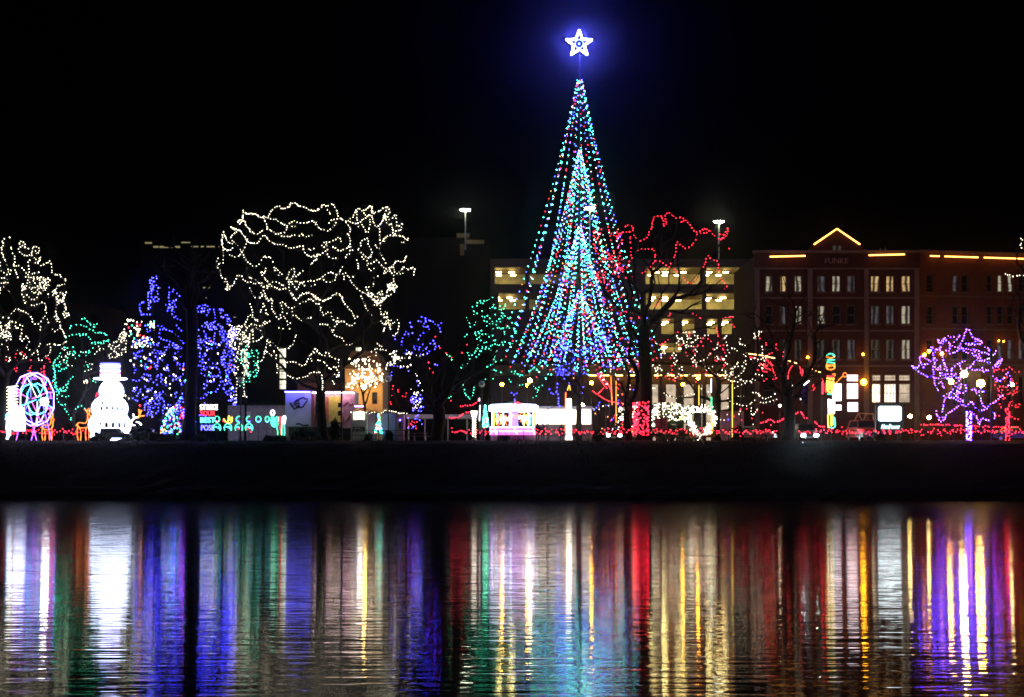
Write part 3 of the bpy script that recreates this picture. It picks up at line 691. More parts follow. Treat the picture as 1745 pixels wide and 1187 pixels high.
# left tree
Lf = Z(0, 395, 9.13,
 [(30,100),(80,115),(40,140),(60,200),(20,240),(20,300),(50,370),(90,480),(115,535)], [(145,70),(155,120)], [(160,180),(185,290),(220,370),(230,460),(200,540)], [(200,540),(290,520),(370,600),(440,660),(470,700)],
 [(215,580),(260,680),(280,720)], [(180,600),(150,680)], [(290,180),(345,140),(400,210),(350,250),(300,190),(430,260),(460,230)], [(290,240),(300,300),(360,350),(450,360),(490,340),(510,250),(560,230),(610,260),(600,320),(570,340),(540,280)],
 [(490,350),(560,420),(550,490),(600,480),(620,380),(640,410),(590,470)], [(475,400),(440,470),(450,580),(480,650),(560,630),(600,620)],
 [(600,510),(650,530),(720,490),(775,450),(800,540),(800,610),(850,660),(920,660),(970,720),(1030,740),(1000,810),(930,830),(890,830),(860,920),(820,930),(840,990),(890,1030),(920,970),(960,910)], [(980,950),(990,1060),(1020,1187)],
 [(1030,950),(990,1040),(920,1110),(870,1050)], [(335,910),(370,1040),(400,1140)], [(380,920),(430,1000),(510,1050),(580,1000),(620,930)], [(400,1080),(460,1120),(540,1140),(640,1110),(690,1100),(715,1180)],
 [(0,690),(60,720),(120,650),(140,570)], [(0,790),(50,800),(120,750),(115,830)], [(0,860),(70,860),(130,920),(150,960)], [(0,600),(50,630)], [(0,410),(30,420)], [(730,940),(750,1000),(740,1060)])
Lf += Z(0, 500, 9.13,
 [(0,385),(60,370),(120,330),(190,290),(250,240),(320,265),(380,280),(450,320),(490,390),(520,460),(570,470),(630,440),(690,360),(720,310),(715,240),(700,180)],
 [(130,360),(150,410),(190,450),(230,430),(250,490),(240,520),(260,560),(290,500),(335,490),(335,620),(305,700),(360,740),(400,660),(450,760),(415,850),(490,890)], [(630,490),(635,560),(620,640),(620,800),(580,815)],
 [(725,380),(770,490)], [(805,550),(870,580),(920,540),(940,500)], [(880,160),(875,320),(930,430),(940,520),(990,600),(1020,680)], [(1000,120),(1025,250),(980,300),(1010,370),(1080,330),(1060,300),(1000,330)], [(840,340),(890,430),(880,320)],
 [(740,800),(780,780),(770,940),(700,980),(630,1065),(600,1000),(580,880),(490,960),(430,990)], [(820,790),(880,810),(950,790),(1030,750)], [(260,870),(310,930),(430,1000),(350,1010),(300,1060)])
Lf += scrib(37, 472, 86, 500, 9, 50, 6)+scrib(-4, 547, 18, 615, 9, 60, 6)+scrib(-70, 430, 0, 610, 14, 90, 8)+scrib(92, 495, 110, 512, 3, 30, 5)
pts = tree_lights(Lf, 146, [WARM], 'warm white bulb string', 'the white tree at the left edge', 'white strings in the left edge tree', depth=dome(10, 520, 115, 140, 5), sp=.30)
bare_tree('shade_tree', 'white lit bare tree cut off by the left edge of the picture', 8, 640, 146, pick(pts, 150)+crown_pts(5, 520, 90, 100, 146, 40, 5), .42)
# red shrub lights under the left tree
pts = tree_lights(Z(0, 500, 9.13, [(250,930),(240,980),(270,1030)], [(330,900),(410,970)], [(440,1030),(500,1030)], [(230,1130),(290,1170)], [(490,1100),(475,1187)], [(700,1080),(690,1170)], [(95,1020),(90,1080),(70,1130)])
  +scrib(-2, 640, 12, 690, 6, 30, 5)+scrib(22, 620, 62, 640, 6, 14, 5)+scrib(70, 610, 90, 665, 4, 25, 5), 152, [RED], 'red bulb string', 'the shrub behind the light wheel', 'red strings at the far left', cells=(2, 1))
bare_tree('tall_shrub', 'tall bare shrub with red bulbs behind the light wheel', 44, 690, 152, pick(pts, 50), .1)
# green tree
gr = Z(0, 600, 6.596, [(680,10),(660,60),(600,110),(600,200),(640,150),(690,190),(650,210),(730,180),(770,120)], [(620,200),(615,330),(640,430),(690,420),(740,360),(780,310),(830,260)], [(615,330),(640,480),(660,560),(720,600),(750,570)],
  [(710,590),(740,650),(760,680),(790,730),(810,790)], [(650,420),(680,480),(740,500),(780,480)], [(850,640),(900,605),(940,620),(980,660),(1040,655)], [(1000,270),(1040,320),(1110,350)], [(930,150),(1000,150),(980,200)],
  [(612,200),(605,330),(632,430),(700,430)], [(640,430),(670,410),(720,400)])
gr += Z(0, 380, 2.967, [(400,490),(425,480),(440,495),(470,510),(500,510)], [(380,510),(430,520),(480,550),(520,555),(545,570)], [(330,580),(380,560),(440,570),(470,610),(520,600),(550,590)], [(310,620),(350,640),(340,690),(290,720),(275,700)], [(270,700),(280,780),(290,830),(330,850),(345,810)])
gr += swags(140, 580, 44, 38, 9, 10, 26)
pts = tree_lights(gr, 149, [GREEN], 'green bulb string', 'the green lit tree left of the snowman', 'green strings left of the snowman', depth=dome(135, 640, 60, 110, 3), cells=(2, 3))
wg = swags(140, 590, 52, 40, 10, 12, 30)+scrib(185, 565, 215, 610, 10, 36, 5)
pts += string('light_string', 'white bulb string tangled over the green lit tree', wg, 150, [WARM], depth=dome(150, 590, 70, 60, 3))
bare_tree('ornamental_tree', 'slender bare tree wound with green bulbs left of the snowman', 126, 705, 149, pick(pts, 90)+crown_pts(140, 610, 45, 60, 149, 20, 3), .16)
# blue tree behind the dark trunk
bl = Z(200, 380, 2.967, [(175,270),(200,320),(205,360)], [(165,280),(170,380),(150,440),(185,400)], [(110,420),(125,460),(180,460)], [(110,410),(140,395)], [(160,290),(185,300),(180,340)], [(262,310),(265,400),(300,480),(325,490)], [(262,400),(270,440),(290,490)],
  [(300,350),(325,390),(350,405),(380,400)], [(215,525),(215,580),(270,600),(330,640)], [(215,530),(280,550),(330,600)], [(405,430),(440,410),(465,440),(450,470)], [(420,525),(445,500)], [(490,430),(495,500)], [(520,440),(530,480),(555,460),(555,520)],
  [(405,570),(405,635)], [(420,600),(470,635),(490,580),(490,530),(470,500)], [(520,520),(540,580),(500,630)], [(415,770),(440,730),(500,730),(520,760),(480,775),(430,770)], [(415,890),(450,860),(500,845),(525,800)], [(275,800),(330,780)])
bl += scrib(378, 560, 402, 690, 22, 34, 6)+scrib(252, 470, 270, 520, 5, 26, 5)+scrib(284, 490, 300, 545, 5, 24, 5)+scrib(335, 515, 358, 535, 3, 20, 5)+scrib(352, 525, 392, 585, 6, 26, 6)+scrib(245, 675, 280, 710, 9, 26, 5)+scrib(225, 600, 315, 690, 20, 16, 5)+scrib(285, 690, 330, 705, 6, 20, 5)+scrib(228, 545, 312, 640, 22, 18, 5)+scrib(335, 535, 400, 690, 34, 18, 5)+scrib(296, 560, 350, 720, 24, 18, 5)+scrib(225, 560, 300, 690, 16, 18, 5)+scrib(250, 640, 312, 720, 14, 18, 5)
pts = tree_lights(bl, 150, [BLUE], 'deep blue bulb string', 'the tall blue tree', 'blue strings in the tall blue tree', depth=dome(320, 610, 100, 150, 4), sp=.33)
mx = scrib(212, 545, 262, 592, 16, 30, 5)+scrib(205, 600, 330, 700, 48, 9, 4)+scrib(350, 560, 402, 690, 22, 11, 4)
pts += string('light_string', 'loose warm white bulbs sprinkled among the blue tree lights', mx, 150.5, [WARM, GREEN, RED], [8, 2, 1], r=.075, depth=dome(310, 620, 120, 110, 3))
bare_tree('spruce_shaped_tree', 'tall tree covered in deep blue bulbs behind a dark trunk', 316, 690, 150, pick(pts, 190)+crown_pts(315, 590, 70, 90, 150, 40, 4), .3)
bare_tree('shade_tree', 'unlit dark trunk standing in front of the blue tree', 325, 500, 143.5, crown_pts(318, 450, 75, 55, 143.5, 60, 5), .55)
# white drips and green tree between blue tree and the block
gw = scrib(408, 590, 440, 660, 16, 26, 5)
pts = string('light_string', 'green bulb string on the small tree beside the white drips', gw, 149, [GREEN], depth=lambda x, y, s: s*1.2)
gw2 = scrib(398, 560, 425, 640, 20, 34, 5)+[[(404, 640), (402, 680)], [(399, 672), (401, 690)], [(413, 640), (414, 675)]]
pts += string('light_string', 'white bulb string dripping between the blue and round trees', gw2, 149, [WARM], depth=lambda x, y, s: s*1.2)
bare_tree('ornamental_tree', 'small bare tree with green and white bulbs between blue and round trees', 418, 690, 149, pick(pts, 70), .12)
# middle dark tree: blue on the left half, green on the right
mb_ = Z(640, 480, 3.957, [(290,230),(330,240),(335,290)], [(215,325),(180,380),(175,460)], [(240,340),(260,355)], [(390,395),(410,440),(440,430)], [(240,430),(300,440),(350,455)], [(100,560),(160,575),(210,590)], [(105,590),(105,640)], [(130,345),(135,390)], [(270,650),(290,690),(310,790)], [(185,580),(230,600)])
mb_ += scrib(690, 545, 752, 625, 34, 9, 4)+scrib(700, 676, 722, 705, 9, 24, 4)
pts = tree_lights(mb_, 145, [BLUE], 'blue bulb string', 'the left half of the dark spreading tree', 'blue strings in the dark spreading tree', depth=lambda x, y, s: s*2.5, cells=(1, 2))
w_ = scrib(660, 598, 692, 622, 9, 18, 4)+Z(640, 480, 3.957, [(185,620),(230,650),(245,740)], [(250,600),(290,650),(320,740)], [(250,490),(290,500),(330,490)])+scrib(702, 668, 716, 695, 7, 24, 4)
pts += string('light_string', 'white bulb string low on the left of the dark spreading tree', w_, 145, [WARM], depth=lambda x, y, s: s*2)
rd = Z(640, 480, 3.957, [(355,540),(370,600),(390,610)], [(500,810),(520,800)])+scrib(740, 570, 800, 640, 12, 5, 3)
pts += string('light_string', 'few scattered red bulbs around the dark spreading trunk', rd, 145, [RED], depth=lambda x, y, s: s*2, sp=.5)
gn = Z(640, 480, 3.957, [(475,485),(500,500),(520,530)], [(610,240),(640,300),(640,370)], [(645,205),(670,200),(690,220)], [(650,270),(690,275)], [(720,120),(740,130),(780,105),(800,120)], [(830,150),(850,200),(840,250)], [(740,300),(790,280),(850,320)], [(915,270),(950,280)], [(680,390),(720,355),(780,345)],
   [(620,470),(640,520),(690,500),(710,460),(745,435)], [(800,430),(835,420)], [(795,530),(810,470),(800,500)], [(570,590),(595,550)], [(700,595),(740,575),(800,550)], [(585,680),(605,750),(640,795)], [(665,705),(655,770)], [(470,790),(520,775)], [(880,590),(920,610),(1000,635)], [(940,590),(960,630),(1010,630)], [(1030,610),(1080,570)],
   [(900,660),(950,700),(1000,690)], [(1060,700),(1090,720),(1130,690)], [(1100,720),(1090,750),(1060,785)], [(725,665),(800,655)])
gn += scrib(800, 508, 862, 600, 36, 9, 4)+scrib(790, 555, 880, 640, 22, 9, 4)+swags(835, 570, 45, 50, 8, 14, 26)
pts2 = tree_lights(gn, 146, [GREEN], 'sea green bulb string', 'the green crown left of the cone', 'green strings left of the cone', depth=dome(835, 590, 80, 100, 3), cells=(2, 2))
bare_tree('shade_tree', 'dark spreading tree with a thick trunk left of the cone', 746, 690, 144, pick(pts, 70)+pick(pts2, 110)+crown_pts(755, 620, 75, 60, 144, 60, 3), .62)
rt = scrib(664, 655, 700, 695, 12, 9, 4)
pts = string('light_string', 'red bulb string on the small round bush behind the sheds', rt, 153, [RED], depth=lambda x, y, s: s*1.2, sp=.42)
bare_tree('round_bush', 'small round bare bush with red bulbs behind the sheds', 682, 712, 153, pick(pts, 30)+crown_pts(682, 675, 20, 24, 153, 30, 1.3), .09)
pts = string('light_string', 'red and blue bulb string low behind the picnic table', scrib(688, 706, 722, 730, 12, 12, 4), 150, [RED, BLUE], [3, 2], depth=lambda x, y, s: s)
bare_tree('round_bush', 'low bare bush with red and blue bulbs behind the picnic table', 706, 738, 150, pick(pts, 30), .06)
# red tree
rr = Z(1010, 355, 7.27, [(1670,235),(1680,270),(1660,330),(1600,375),(1560,370)], [(1660,250),(1650,300),(1600,325),(1560,290)], [(1540,350),(1480,310),(1430,260),(1380,250),(1330,280),(1270,285),(1230,240),(1200,190),(1130,130),(1090,110),(1020,110),(970,75),(935,45),(905,80),(905,150),(915,215)],
  [(885,240),(875,190),(850,100),(770,95),(745,150),(740,210),(720,270),(680,340),(630,385),(580,395),(540,370),(500,335),(470,345),(465,430),(475,500),(470,640),(430,655)], [(1100,170),(1130,150)], [(1300,300),(1280,360),(1250,425),(1200,475),(1140,490),(1080,455),(1045,415),(1030,470),(1020,560),(990,650),(960,690)],
  [(1420,300),(1380,300),(1340,310)], [(380,215),(470,205),(505,260),(470,290),(380,290),(340,330),(290,350),(240,320),(190,285)], [(350,290),(300,370),(320,450),(370,410)], [(520,555),(590,505),(660,505),(745,495),(765,560),(775,640),(740,690),(700,740),(640,785),(580,800)], [(775,650),(830,650),(890,685),(950,720),(940,770)],
  [(500,835),(460,855),(370,860)], [(430,660),(440,710),(400,750),(350,740),(320,720),(300,780)], [(1330,715),(1380,720),(1400,610),(1420,585),(1480,630),(1540,650),(1560,740),(1570,820),(1600,890),(1660,950),(1620,1010)], [(1320,800),(1280,890),(1220,930),(1170,910),(1120,840)], [(1000,740),(1060,800)], [(1690,490),(1700,505)])
rr += Z(1000, 340, 4.567, [(580,740),(560,800),(525,830)], [(585,860),(640,870),(635,950)], [(480,1070),(530,1105),(575,1130),(640,1080),(690,1040),(790,1030),(800,1080)], [(440,830),(400,790)], [(820,880),(890,920)], [(1050,930),(1110,910),(1160,920)], [(1120,950),(1150,1000)], [(1010,1000),(1020,1080)])
rr += scrib(1012, 390, 1062, 480, 30, 22, 5)+scrib(1010, 480, 1090, 590, 22, 8, 4)
pts = tree_lights(rr, 145, [RED], 'red bulb string', 'the big red tree right of the cone', 'red strings in the big red tree', depth=dome(1110, 480, 150, 130, 5), sp=.33)
bare_tree('shade_tree', 'big bare tree hung with red loops right of the cone', 1099, 560, 145, pick(pts, 130)+crown_pts(1150, 470, 100, 90, 145, 90, 5), .6, extra=1)
wp = [(1080+25*t/1.0, 0) for t in (0, 1)]
def wrap(label, xc, y0, y1, r_px, d, m, turns, sp=.2, r=.06, group=None):
    """string wound round a trunk"""
    wire = MB(); bul = MB(); n = int(turns*16); c = P(xc, YH, d).x; rad = M_(r_px, d); z0, z1 = P(xc, y1, d).z, P(xc, y0, d).z
    pts = [np.array((c+rad*math.cos(i/16*6.2832), d+rad*math.sin(i/16*6.2832), z0+(z1-z0)*i/n)) for i in range(n+1)]
    root = thing('wound_light_string', label, 'string lights', (c, d, z0), group)
    wire.tube(pts, .012, 3); wire.build('cable', WIRE, root)['kind'] = 'stuff'
    for p in spaced(pts, sp):
        u = random.uniform(0, 6.2832); bul.octa((c+rad*math.cos(u), d+rad*math.sin(u), p[2]+random.gauss(0, .08)), r, 0)
    bul.build('bulbs', [m], root)['kind'] = 'stuff'
wrap('dense red bulbs wound round the thick trunk right of the cone', 1092, 684, 741, 13, 144.6, RED, 15, .36)
# multi-stem dark tree
pts = string('light_string', 'red and white bulb string on the multi stemmed tree', scrib(1040, 580, 1100, 730, 26, 26, 5), 150, [RED, WARM, BLUE, AMBER], [5, 3, 2, 1], depth=lambda x, y, s: s*1.5)
bare_tree('multi_stem_tree', 'dark multi stemmed tree in front of the right edge of the cone', 1069, 700, 143.5, crown_pts(1068, 600, 34, 80, 143.5, 70, 2.5), .33)
# white tree behind the wreath
wt = scrib(1112, 565, 1300, 640, 60, 18, 5)+swags(1215, 610, 110, 45, 14, 14, 34)+Z(1040, 540, 4.947, [(1030,610),(1100,570),(1180,550),(1260,520)], [(1060,660),(1110,670),(1170,640),(1240,640),(1260,670),(1310,690),(1400,640)], [(980,680),(1030,720),(1100,740),(1170,740),(1220,700)], [(1260,720),(1320,720),(1360,705),(1420,690)], [(440,620),(480,660),(560,680),(650,660),(750,630)], [(770,600),(830,630)], [(760,670),(830,690)], [(330,620),(390,590)])
pts = tree_lights(wt, 148, [WARM], 'white bulb string', 'the low spreading tree above the white hoop', 'white strings in the low spreading tree', depth=dome(1215, 620, 130, 70, 4), cells=(3, 2))
r2 = scrib(1120, 575, 1240, 650, 40, 12, 4)+scrib(1280, 575, 1335, 650, 16, 14, 4)
pts += string('light_string', 'red bulbs mixed through the low spreading white tree', r2, 149, [RED], depth=dome(1215, 620, 130, 70, 3), sp=.4)
bare_tree('spreading_tree', 'low spreading bare tree with white and red bulbs above the hoop', 1222, 672, 147, pick(pts, 160), .36)
bare_tree('shade_tree', 'dark forked tree in front of the hotel shops', 1344, 665, 143.6, crown_pts(1345, 560, 95, 95, 143.6, 130, 4)+crown_pts(1350, 640, 90, 30, 143.6, 50, 4), .52)
string('light_string', 'white bulb clusters hanging left of the oncoming headlights', Z(1240, 560, 5.936, [(620,590),(625,640),(660,660),(630,690)], [(685,590),(655,570)], [(710,690),(740,670),(735,730)], [(240,790),(235,860),(260,880)], [(300,790),(290,830),(255,870)]), 147, [WARM], sp=.28)
# purple tree, its lamps stand behind
pu = Z(1540, 540, 5.161, [(280,820),(300,880),(370,880),(330,920),(300,890)], [(340,850),(360,720),(440,715),(510,750),(535,700)], [(370,860),(430,820),(510,770),(560,800)], [(560,780),(600,740),(630,800)], [(580,820),(640,870),(660,940),(690,890),(740,910),(800,890),(800,850),(760,820)],
  [(660,820),(720,815),(760,770),(820,730),(880,680)], [(670,690),(690,760),(720,800)], [(340,700),(420,650),(445,610),(480,660),(540,660),(545,600)], [(310,655),(280,590),(265,520),(260,430),(300,470),(350,500),(420,500)], [(70,430),(130,480),(200,515),(270,530),(340,540),(400,530)],
  [(70,420),(110,450),(150,400),(140,350),(200,365),(240,390),(265,370),(255,310),(240,265),(290,290),(340,285)], [(335,290),(345,370),(370,430),(395,480)], [(300,190),(330,250),(360,180),(320,230),(290,185)], [(385,160),(420,180),(455,160)], [(360,180),(400,230),(470,270),(520,200),(560,100),(610,180),(690,225),(640,240),(540,230)],
  [(440,230),(480,180),(500,160)], [(400,325),(450,315),(500,270),(540,300),(600,320),(650,290),(665,350),(640,380),(740,370),(790,330),(820,290)], [(520,270),(580,290),(640,270)], [(690,480),(740,465),(800,440),(820,400),(870,365),(830,440)], [(620,390),(600,460),(690,460)], [(480,410),(430,450),(420,520),(480,490)], [(780,520),(830,560),(880,540),(920,490),(940,590),(900,600)], [(150,400),(180,440),(200,400)], [(690,500),(690,440)]
  )+Z(1540, 540, 5.161, [(630,380),(700,390),(780,400)], [(800,430),(830,400),(860,380)])
pu += scrib(1590, 575, 1700, 640, 10, 22, 5)+scrib(1575, 620, 1715, 700, 14, 22, 5)
pts = tree_lights(pu, 148, [PURP, COOL], 'violet blue bulb string', 'the purple tree before the wing', 'violet strings in the purple tree', [9, 1], sp=.27, depth=dome(1640, 640, 85, 90, 2.2), cells=(3, 3))
bare_tree('ornamental_tree', 'purple lit ornamental tree in front of the brick wing', 1651, 700, 148, pick(pts, 110), .17)
wrap('violet bulbs wound round the trunk of the purple tree', 1651, 702, 752, 3.8, 148, PURP, 14, .15)
rd = Z(1540, 540, 5.161, [(840,480),(890,460),(940,445),(970,480),(1010,480)], [(880,680),(960,660),(1000,620)])+scrib(1690, 630, 1738, 715, 34, 12, 4)
pts = string('light_string', 'red bulb string in the slim tree at the right edge', rd, 149, [RED], depth=lambda x, y, s: s*1.2)
bare_tree('ornamental_tree', 'slim red lit tree at the right edge of the picture', 1717, 690, 149, pick(pts, 60), .13)
wrap('red bulbs wound round the slim trunk at the right edge', 1717, 696, 752, 3, 149, RED, 12, .17)
string('light_string', 'white bulbs dangling at the upper right edge above the wing', [[(1737, 402), (1742, 410), (1739, 418), (1744, 425)], [(1712, 466), (1722, 469), (1733, 470), (1748, 468)]], 150, [WARM], sp=.3)
bare_tree('shade_tree', 'bare tree just past the right edge holding a few white bulbs', 1775, 640, 150, crown_pts(1765, 500, 55, 110, 150, 60, 4), .3)
# slim unlit saplings by the sign
for x, h in ((1563, 640), (1572, 660)): bare_tree('sapling', 'thin dark unlit sapling %s of the white sign' % ('right' if x == 1563 else 'farther right'), x, 720, 145, crown_pts(x, (h+720)/2, 12, 45, 145, 16, 1), .05, 'saplings beside the sign')
# ------------------------------------------------------------------ the tall cone of light strands with its star
DC = 152.0; cx_ = P(988, YH, DC).x
cone = thing('light_cone_tree', 'towering cone of multicoloured light strands topped by a white star', 'light tree', (cx_, DC, G))
a = MB(); a.tube([(cx_, DC, G), (cx_, DC, P(0, 92, DC).z)], [.22, .07], 8); a.build('pole', DMETAL, cone)
CGREEN = emis('strand_green', (.06, .9, .60), 38.0); CBLUE = emis('strand_blue', (.06, .08, 1.0), 34.0)
tiers = [(135, 140, 612, 17, .72), (256, 120, 616, 22, .60), (382, 98, 622, 24, .54), (492, 80, 630, 22, .54)]
for (yt, hw, ye, n, sp) in tiers:
    for k in range(n):
        th = 6.2832*(k+random.uniform(-.25, .25))/n; e = ye+random.uniform(-14, 18); ww = hw*random.uniform(.86, 1.04)
        pl = []
        for i in range(41):
            t = i/40; q = 4*(135/yt)+ww*(.70*t+.30*t**2.3); y = yt+(e-yt)*t
            pl.append(np.array((cx_+M_(q, DC)*math.cos(th), DC+M_(q, DC)*math.sin(th), P(0, y, DC).z)))
        wire = MB(); wire.tube(pl[::4], .012, 3, cap=False); s_ = wire.build('strand', WIRE, cone)
        b = MB()
        for p in spaced(pl, sp): b.octa(p, BR*random.uniform(.75, 1.2), random.choices((0, 1, 2, 3, 4), (40, 7, 29, 17, 7))[0])
        o = b.build('bulbs', [CGREEN, COOL, CBLUE, RED, AMBER], s_); o['kind'] = 'stuff'
# base ring and stays that carry the strands
a = MB(); zr = P(0, 616, DC).z; rr_ = M_(122, DC)
a.tube([(cx_+rr_*math.cos(t/24*6.2832), DC+rr_*math.sin(t/24*6.2832), zr) for t in range(24)], .05, 5, closed=True); a.build('base_ring', DMETAL, cone)
for k in range(8):
    t = k/8*6.2832+.3; a = MB(); a.tube([(cx_+rr_*math.cos(t), DC+rr_*math.sin(t), zr), (cx_+rr_*1.03*math.cos(t), DC+rr_*1.03*math.sin(t), G-.1)], .04, 4); a.build('stay', DMETAL, cone)
STAR = emis('star_white', (.08, .085, 1.0), 1150.0); SBLU = emis('star_blue', (.08, .12, 1.0), 14.0)
sx_, sy_ = 987, 74; so_ = [(sx_+23*math.sin(k*1.25664), sy_-23*math.cos(k*1.25664)) for k in range(5)]; si_ = [(sx_+9.2*math.sin((k+.5)*1.25664), sy_-9.2*math.cos((k+.5)*1.25664)) for k in range(5)]
a = MB(); q = [P(*p, DC) for k in range(5) for p in (so_[k], si_[k])]
for i in range(10): a.tube([q[i], q[(i+1) % 10]], .055, 6)
st = a.build('star', STAR, cone)
a = MB(); a.tube([P(*p, DC) for p in circ(sx_, sy_, 7, n=18)[:-1]], .05, 5, closed=True); a.ball(P(sx_, sy_, DC), .12, 8); a.build('star_centre_ring', SBLU, st)
# blue tree standing inside the foot of the cone
bb = scrib(945, 575, 1000, 640, 24, 26, 5, 1.0)+scrib(1000, 560, 1045, 625, 16, 24, 5, 1.0)+Z(860, 560, 7.27, [(690,430),(680,500),(720,560),(745,620)], [(800,640),(800,740)], [(560,745),(570,800),(610,810),(650,760),(660,680)], [(650,780),(670,850),(660,930),(680,970)], [(960,780),(970,800)], [(80,790),(120,830),(150,800)], [(120,850),(125,910)], [(970,680),(965,800)], [(1170,880),(1165,950),(1090,1010)], [(1230,940),(1330,960)])
pts = tree_lights(bb, 151, [BLUE], 'blue bulb string', 'the tree inside the foot of the cone', 'blue strings at the foot of the cone', depth=lambda x, y, s: s*2, cells=(2, 2), sp=.33)
bare_tree('ornamental_tree', 'bare tree with blue bulbs under the foot of the cone', 984, 690, 151, pick(pts, 80), .16)
# ================================================================== rope-light displays and park furniture
W14 = emis('rope_white', (.62, .70, 1.0), 8.0); W6 = emis('rope_soft_white', (.9, .92, 1.0), 5.0)
RB = emis('rope_blue', (.10, .10, 1.0), 8.0); RC = emis('rope_cyan', (.1, .7, 1.0), 6.0); RG = emis('rope_green', (.08, .95, .5), 3.0)
RR = emis('rope_red', (1.0, .03, .05), 4.5); RO = emis('rope_orange', (1.0, .22, .03), 3.5); RY = emis('rope_yellow', (1.0, .62, .08), 3.0); RP = emis('rope_pink', (1.0, .10, .62), 5.0); RV = emis('rope_violet', (.35, .1, 1.0), 6.0)
# ---- snowman: three balls of wire hoops on a frame, scarf, top hat
DS = 147.0; sx0 = P(188, YH, DS).x
sno = thing('light_snowman', 'giant glowing white wire snowman with a striped top hat', 'light display', (sx0, DS, G))
def hoops(root, name, cx, cyy, rpx, d, m, nm=9, npar=6, r=.055, sq=1.0):
    c = P(cx, cyy, d); rr = M_(rpx, d); mb = MB()
    for k in range(nm):
        a = math.pi*k/nm; mb.tube([c+Vector((rr*math.sin(t)*math.cos(a), rr*math.sin(t)*math.sin(a), rr*sq*math.cos(t))) for t in [i/20*6.2832 for i in range(20)]], r, 4, closed=True)
    for k in range(1, npar):
        t = math.pi*k/npar; mb.tube([c+Vector((rr*math.sin(t)*math.cos(a), rr*math.sin(t)*math.sin(a), rr*sq*math.cos(t))) for a in [i/20*6.2832 for i in range(20)]], r, 4, closed=True)
    return mb.build(name, m, root)
hoops(sno, 'head', 190, 667, 20, DS, W14, 9, 7, .05); hoops(sno, 'belly', 187, 696, 30, DS, W14, 10, 7, .05, .78); hoops(sno, 'base_ball', 187, 724, 35, DS, W14, 10, 7, .05, .75)
rope(sno, 'scarf', [[(165, 671), (172, 675), (190, 678), (207, 674)], [(166, 668), (163, 676)]], DS-1.2, RR, .05)
h = MB(); c = P(188, 645, DS)
for k in range(7): h.tube([c+Vector((M_(16, DS)*math.cos(a), M_(16, DS)*math.sin(a), M_(3.8*k, DS)+.12)) for a in [i/20*6.2832 for i in range(20)]], .075, 4, closed=True, mi=(0, 0, 2, 0, 1, 0, 1)[k])
for k in range(8): h.tube([c+Vector((M_(16, DS)*math.cos(k*.785), M_(16, DS)*math.sin(k*.785), z)) for z in (0, M_(25, DS))], .03, 4, mi=1)
for q in (22, 27): h.tube([c+Vector((M_(q, DS)*math.cos(a), M_(q, DS)*math.sin(a), 0)) for a in [i/24*6.2832 for i in range(24)]], .07, 4, closed=True, mi=0)
h.build('top_hat', [W14, RB, RP], sno)
rope(sno, 'face', [circ(196, 657, 1.6, n=8), circ(184, 657, 1.6, n=8), [(178, 668), (184, 673), (192, 674), (199, 670)]], DS-1.25, RB, .06)
rope(sno, 'nose', [[(189, 663), (180, 665), (174, 668)]], DS-1.35, RO, .06)
rope(sno, 'broom', [[(155, 745), (158, 725), (164, 713)], [(152, 715), (158, 720), (166, 716)], [(168, 722), (163, 735), (157, 742)], [(160, 726), (174, 728), (173, 733), (160, 735)]], DS-2.0, W14, .12, deep=.3)
# ---- wheel of rope lights seen from the side
wl = thing('light_ferris_display', 'rope light ferris wheel with white rim and pink blue spokes', 'light display', (P(56, YH, 147.5).x, 147.5, G))
c = P(58, 680, 147.5); rw_ = M_(45, 147.5); ax = Vector((math.cos(R(68)), math.sin(R(68)), 0)); nn = Vector((-ax.y, ax.x, 0))
def wp_(a, rad, off): return c+ax*(rad*math.cos(a))+Vector((0, 0, rad*math.sin(a)))+nn*off
for off in (-.4, .4):
    a = MB(); a.tube([wp_(i/10*6.2832+.3, rw_, off) for i in range(10)], .05, 5, closed=True); a.build('rim', emis('rope_ice', (.22, .17, 1.0), 12), wl)
    a = MB(); a.tube([wp_(i/10*6.2832+.3, rw_*.6, off) for i in range(10)], .05, 4, closed=True); a.build('inner_rim', RC, wl)
for k in range(10):
    t = k/10*6.2832+.3; a = MB(); off = -.4 if k % 2 else .4
    a.tube([wp_(t, .2, off), wp_(t, rw_, off)], .035, 4); a.build('spoke', (RP, RC, RB, W6)[k % 4], wl)
    a = MB(); a.tube([wp_(t, rw_, -.4), wp_(t, rw_, .4)], .05, 4)
    q = wp_(t, rw_, 0); a.tube([q, q+Vector((0, 0, -.35)), q+Vector((.22, 0, -.6)), q+Vector((-.22, 0, -.6)), q+Vector((0, 0, -.35))], .04, 4); a.build('gondola', (RV, RP)[k % 2], wl)
for s in (-1, 1):
    a = MB(); b = c+nn*.9*s
    for q in (-1.5, 1.5): a.tube([b, (b.x+ax.x*q, b.y+ax.y*q, G)], .035, 5)
    a.build('support_leg', RV, wl)
a = MB(); a.ball(P(76, 684, 146.2), .38, 10); t = thing('flood_lamp', 'bright white flood lamp on a short post right of the light wheel', 'lamp', (P(76, 0, 146.2).x, 146.2, G)); a.build('lamp_globe', WHITEL, t, True)
a = MB(); q = P(76, 684, 146.2); a.tube([(q.x, q.y, G), (q.x, q.y, q.z-.3)], .05, 6); a.build('pole', DMETAL, t)
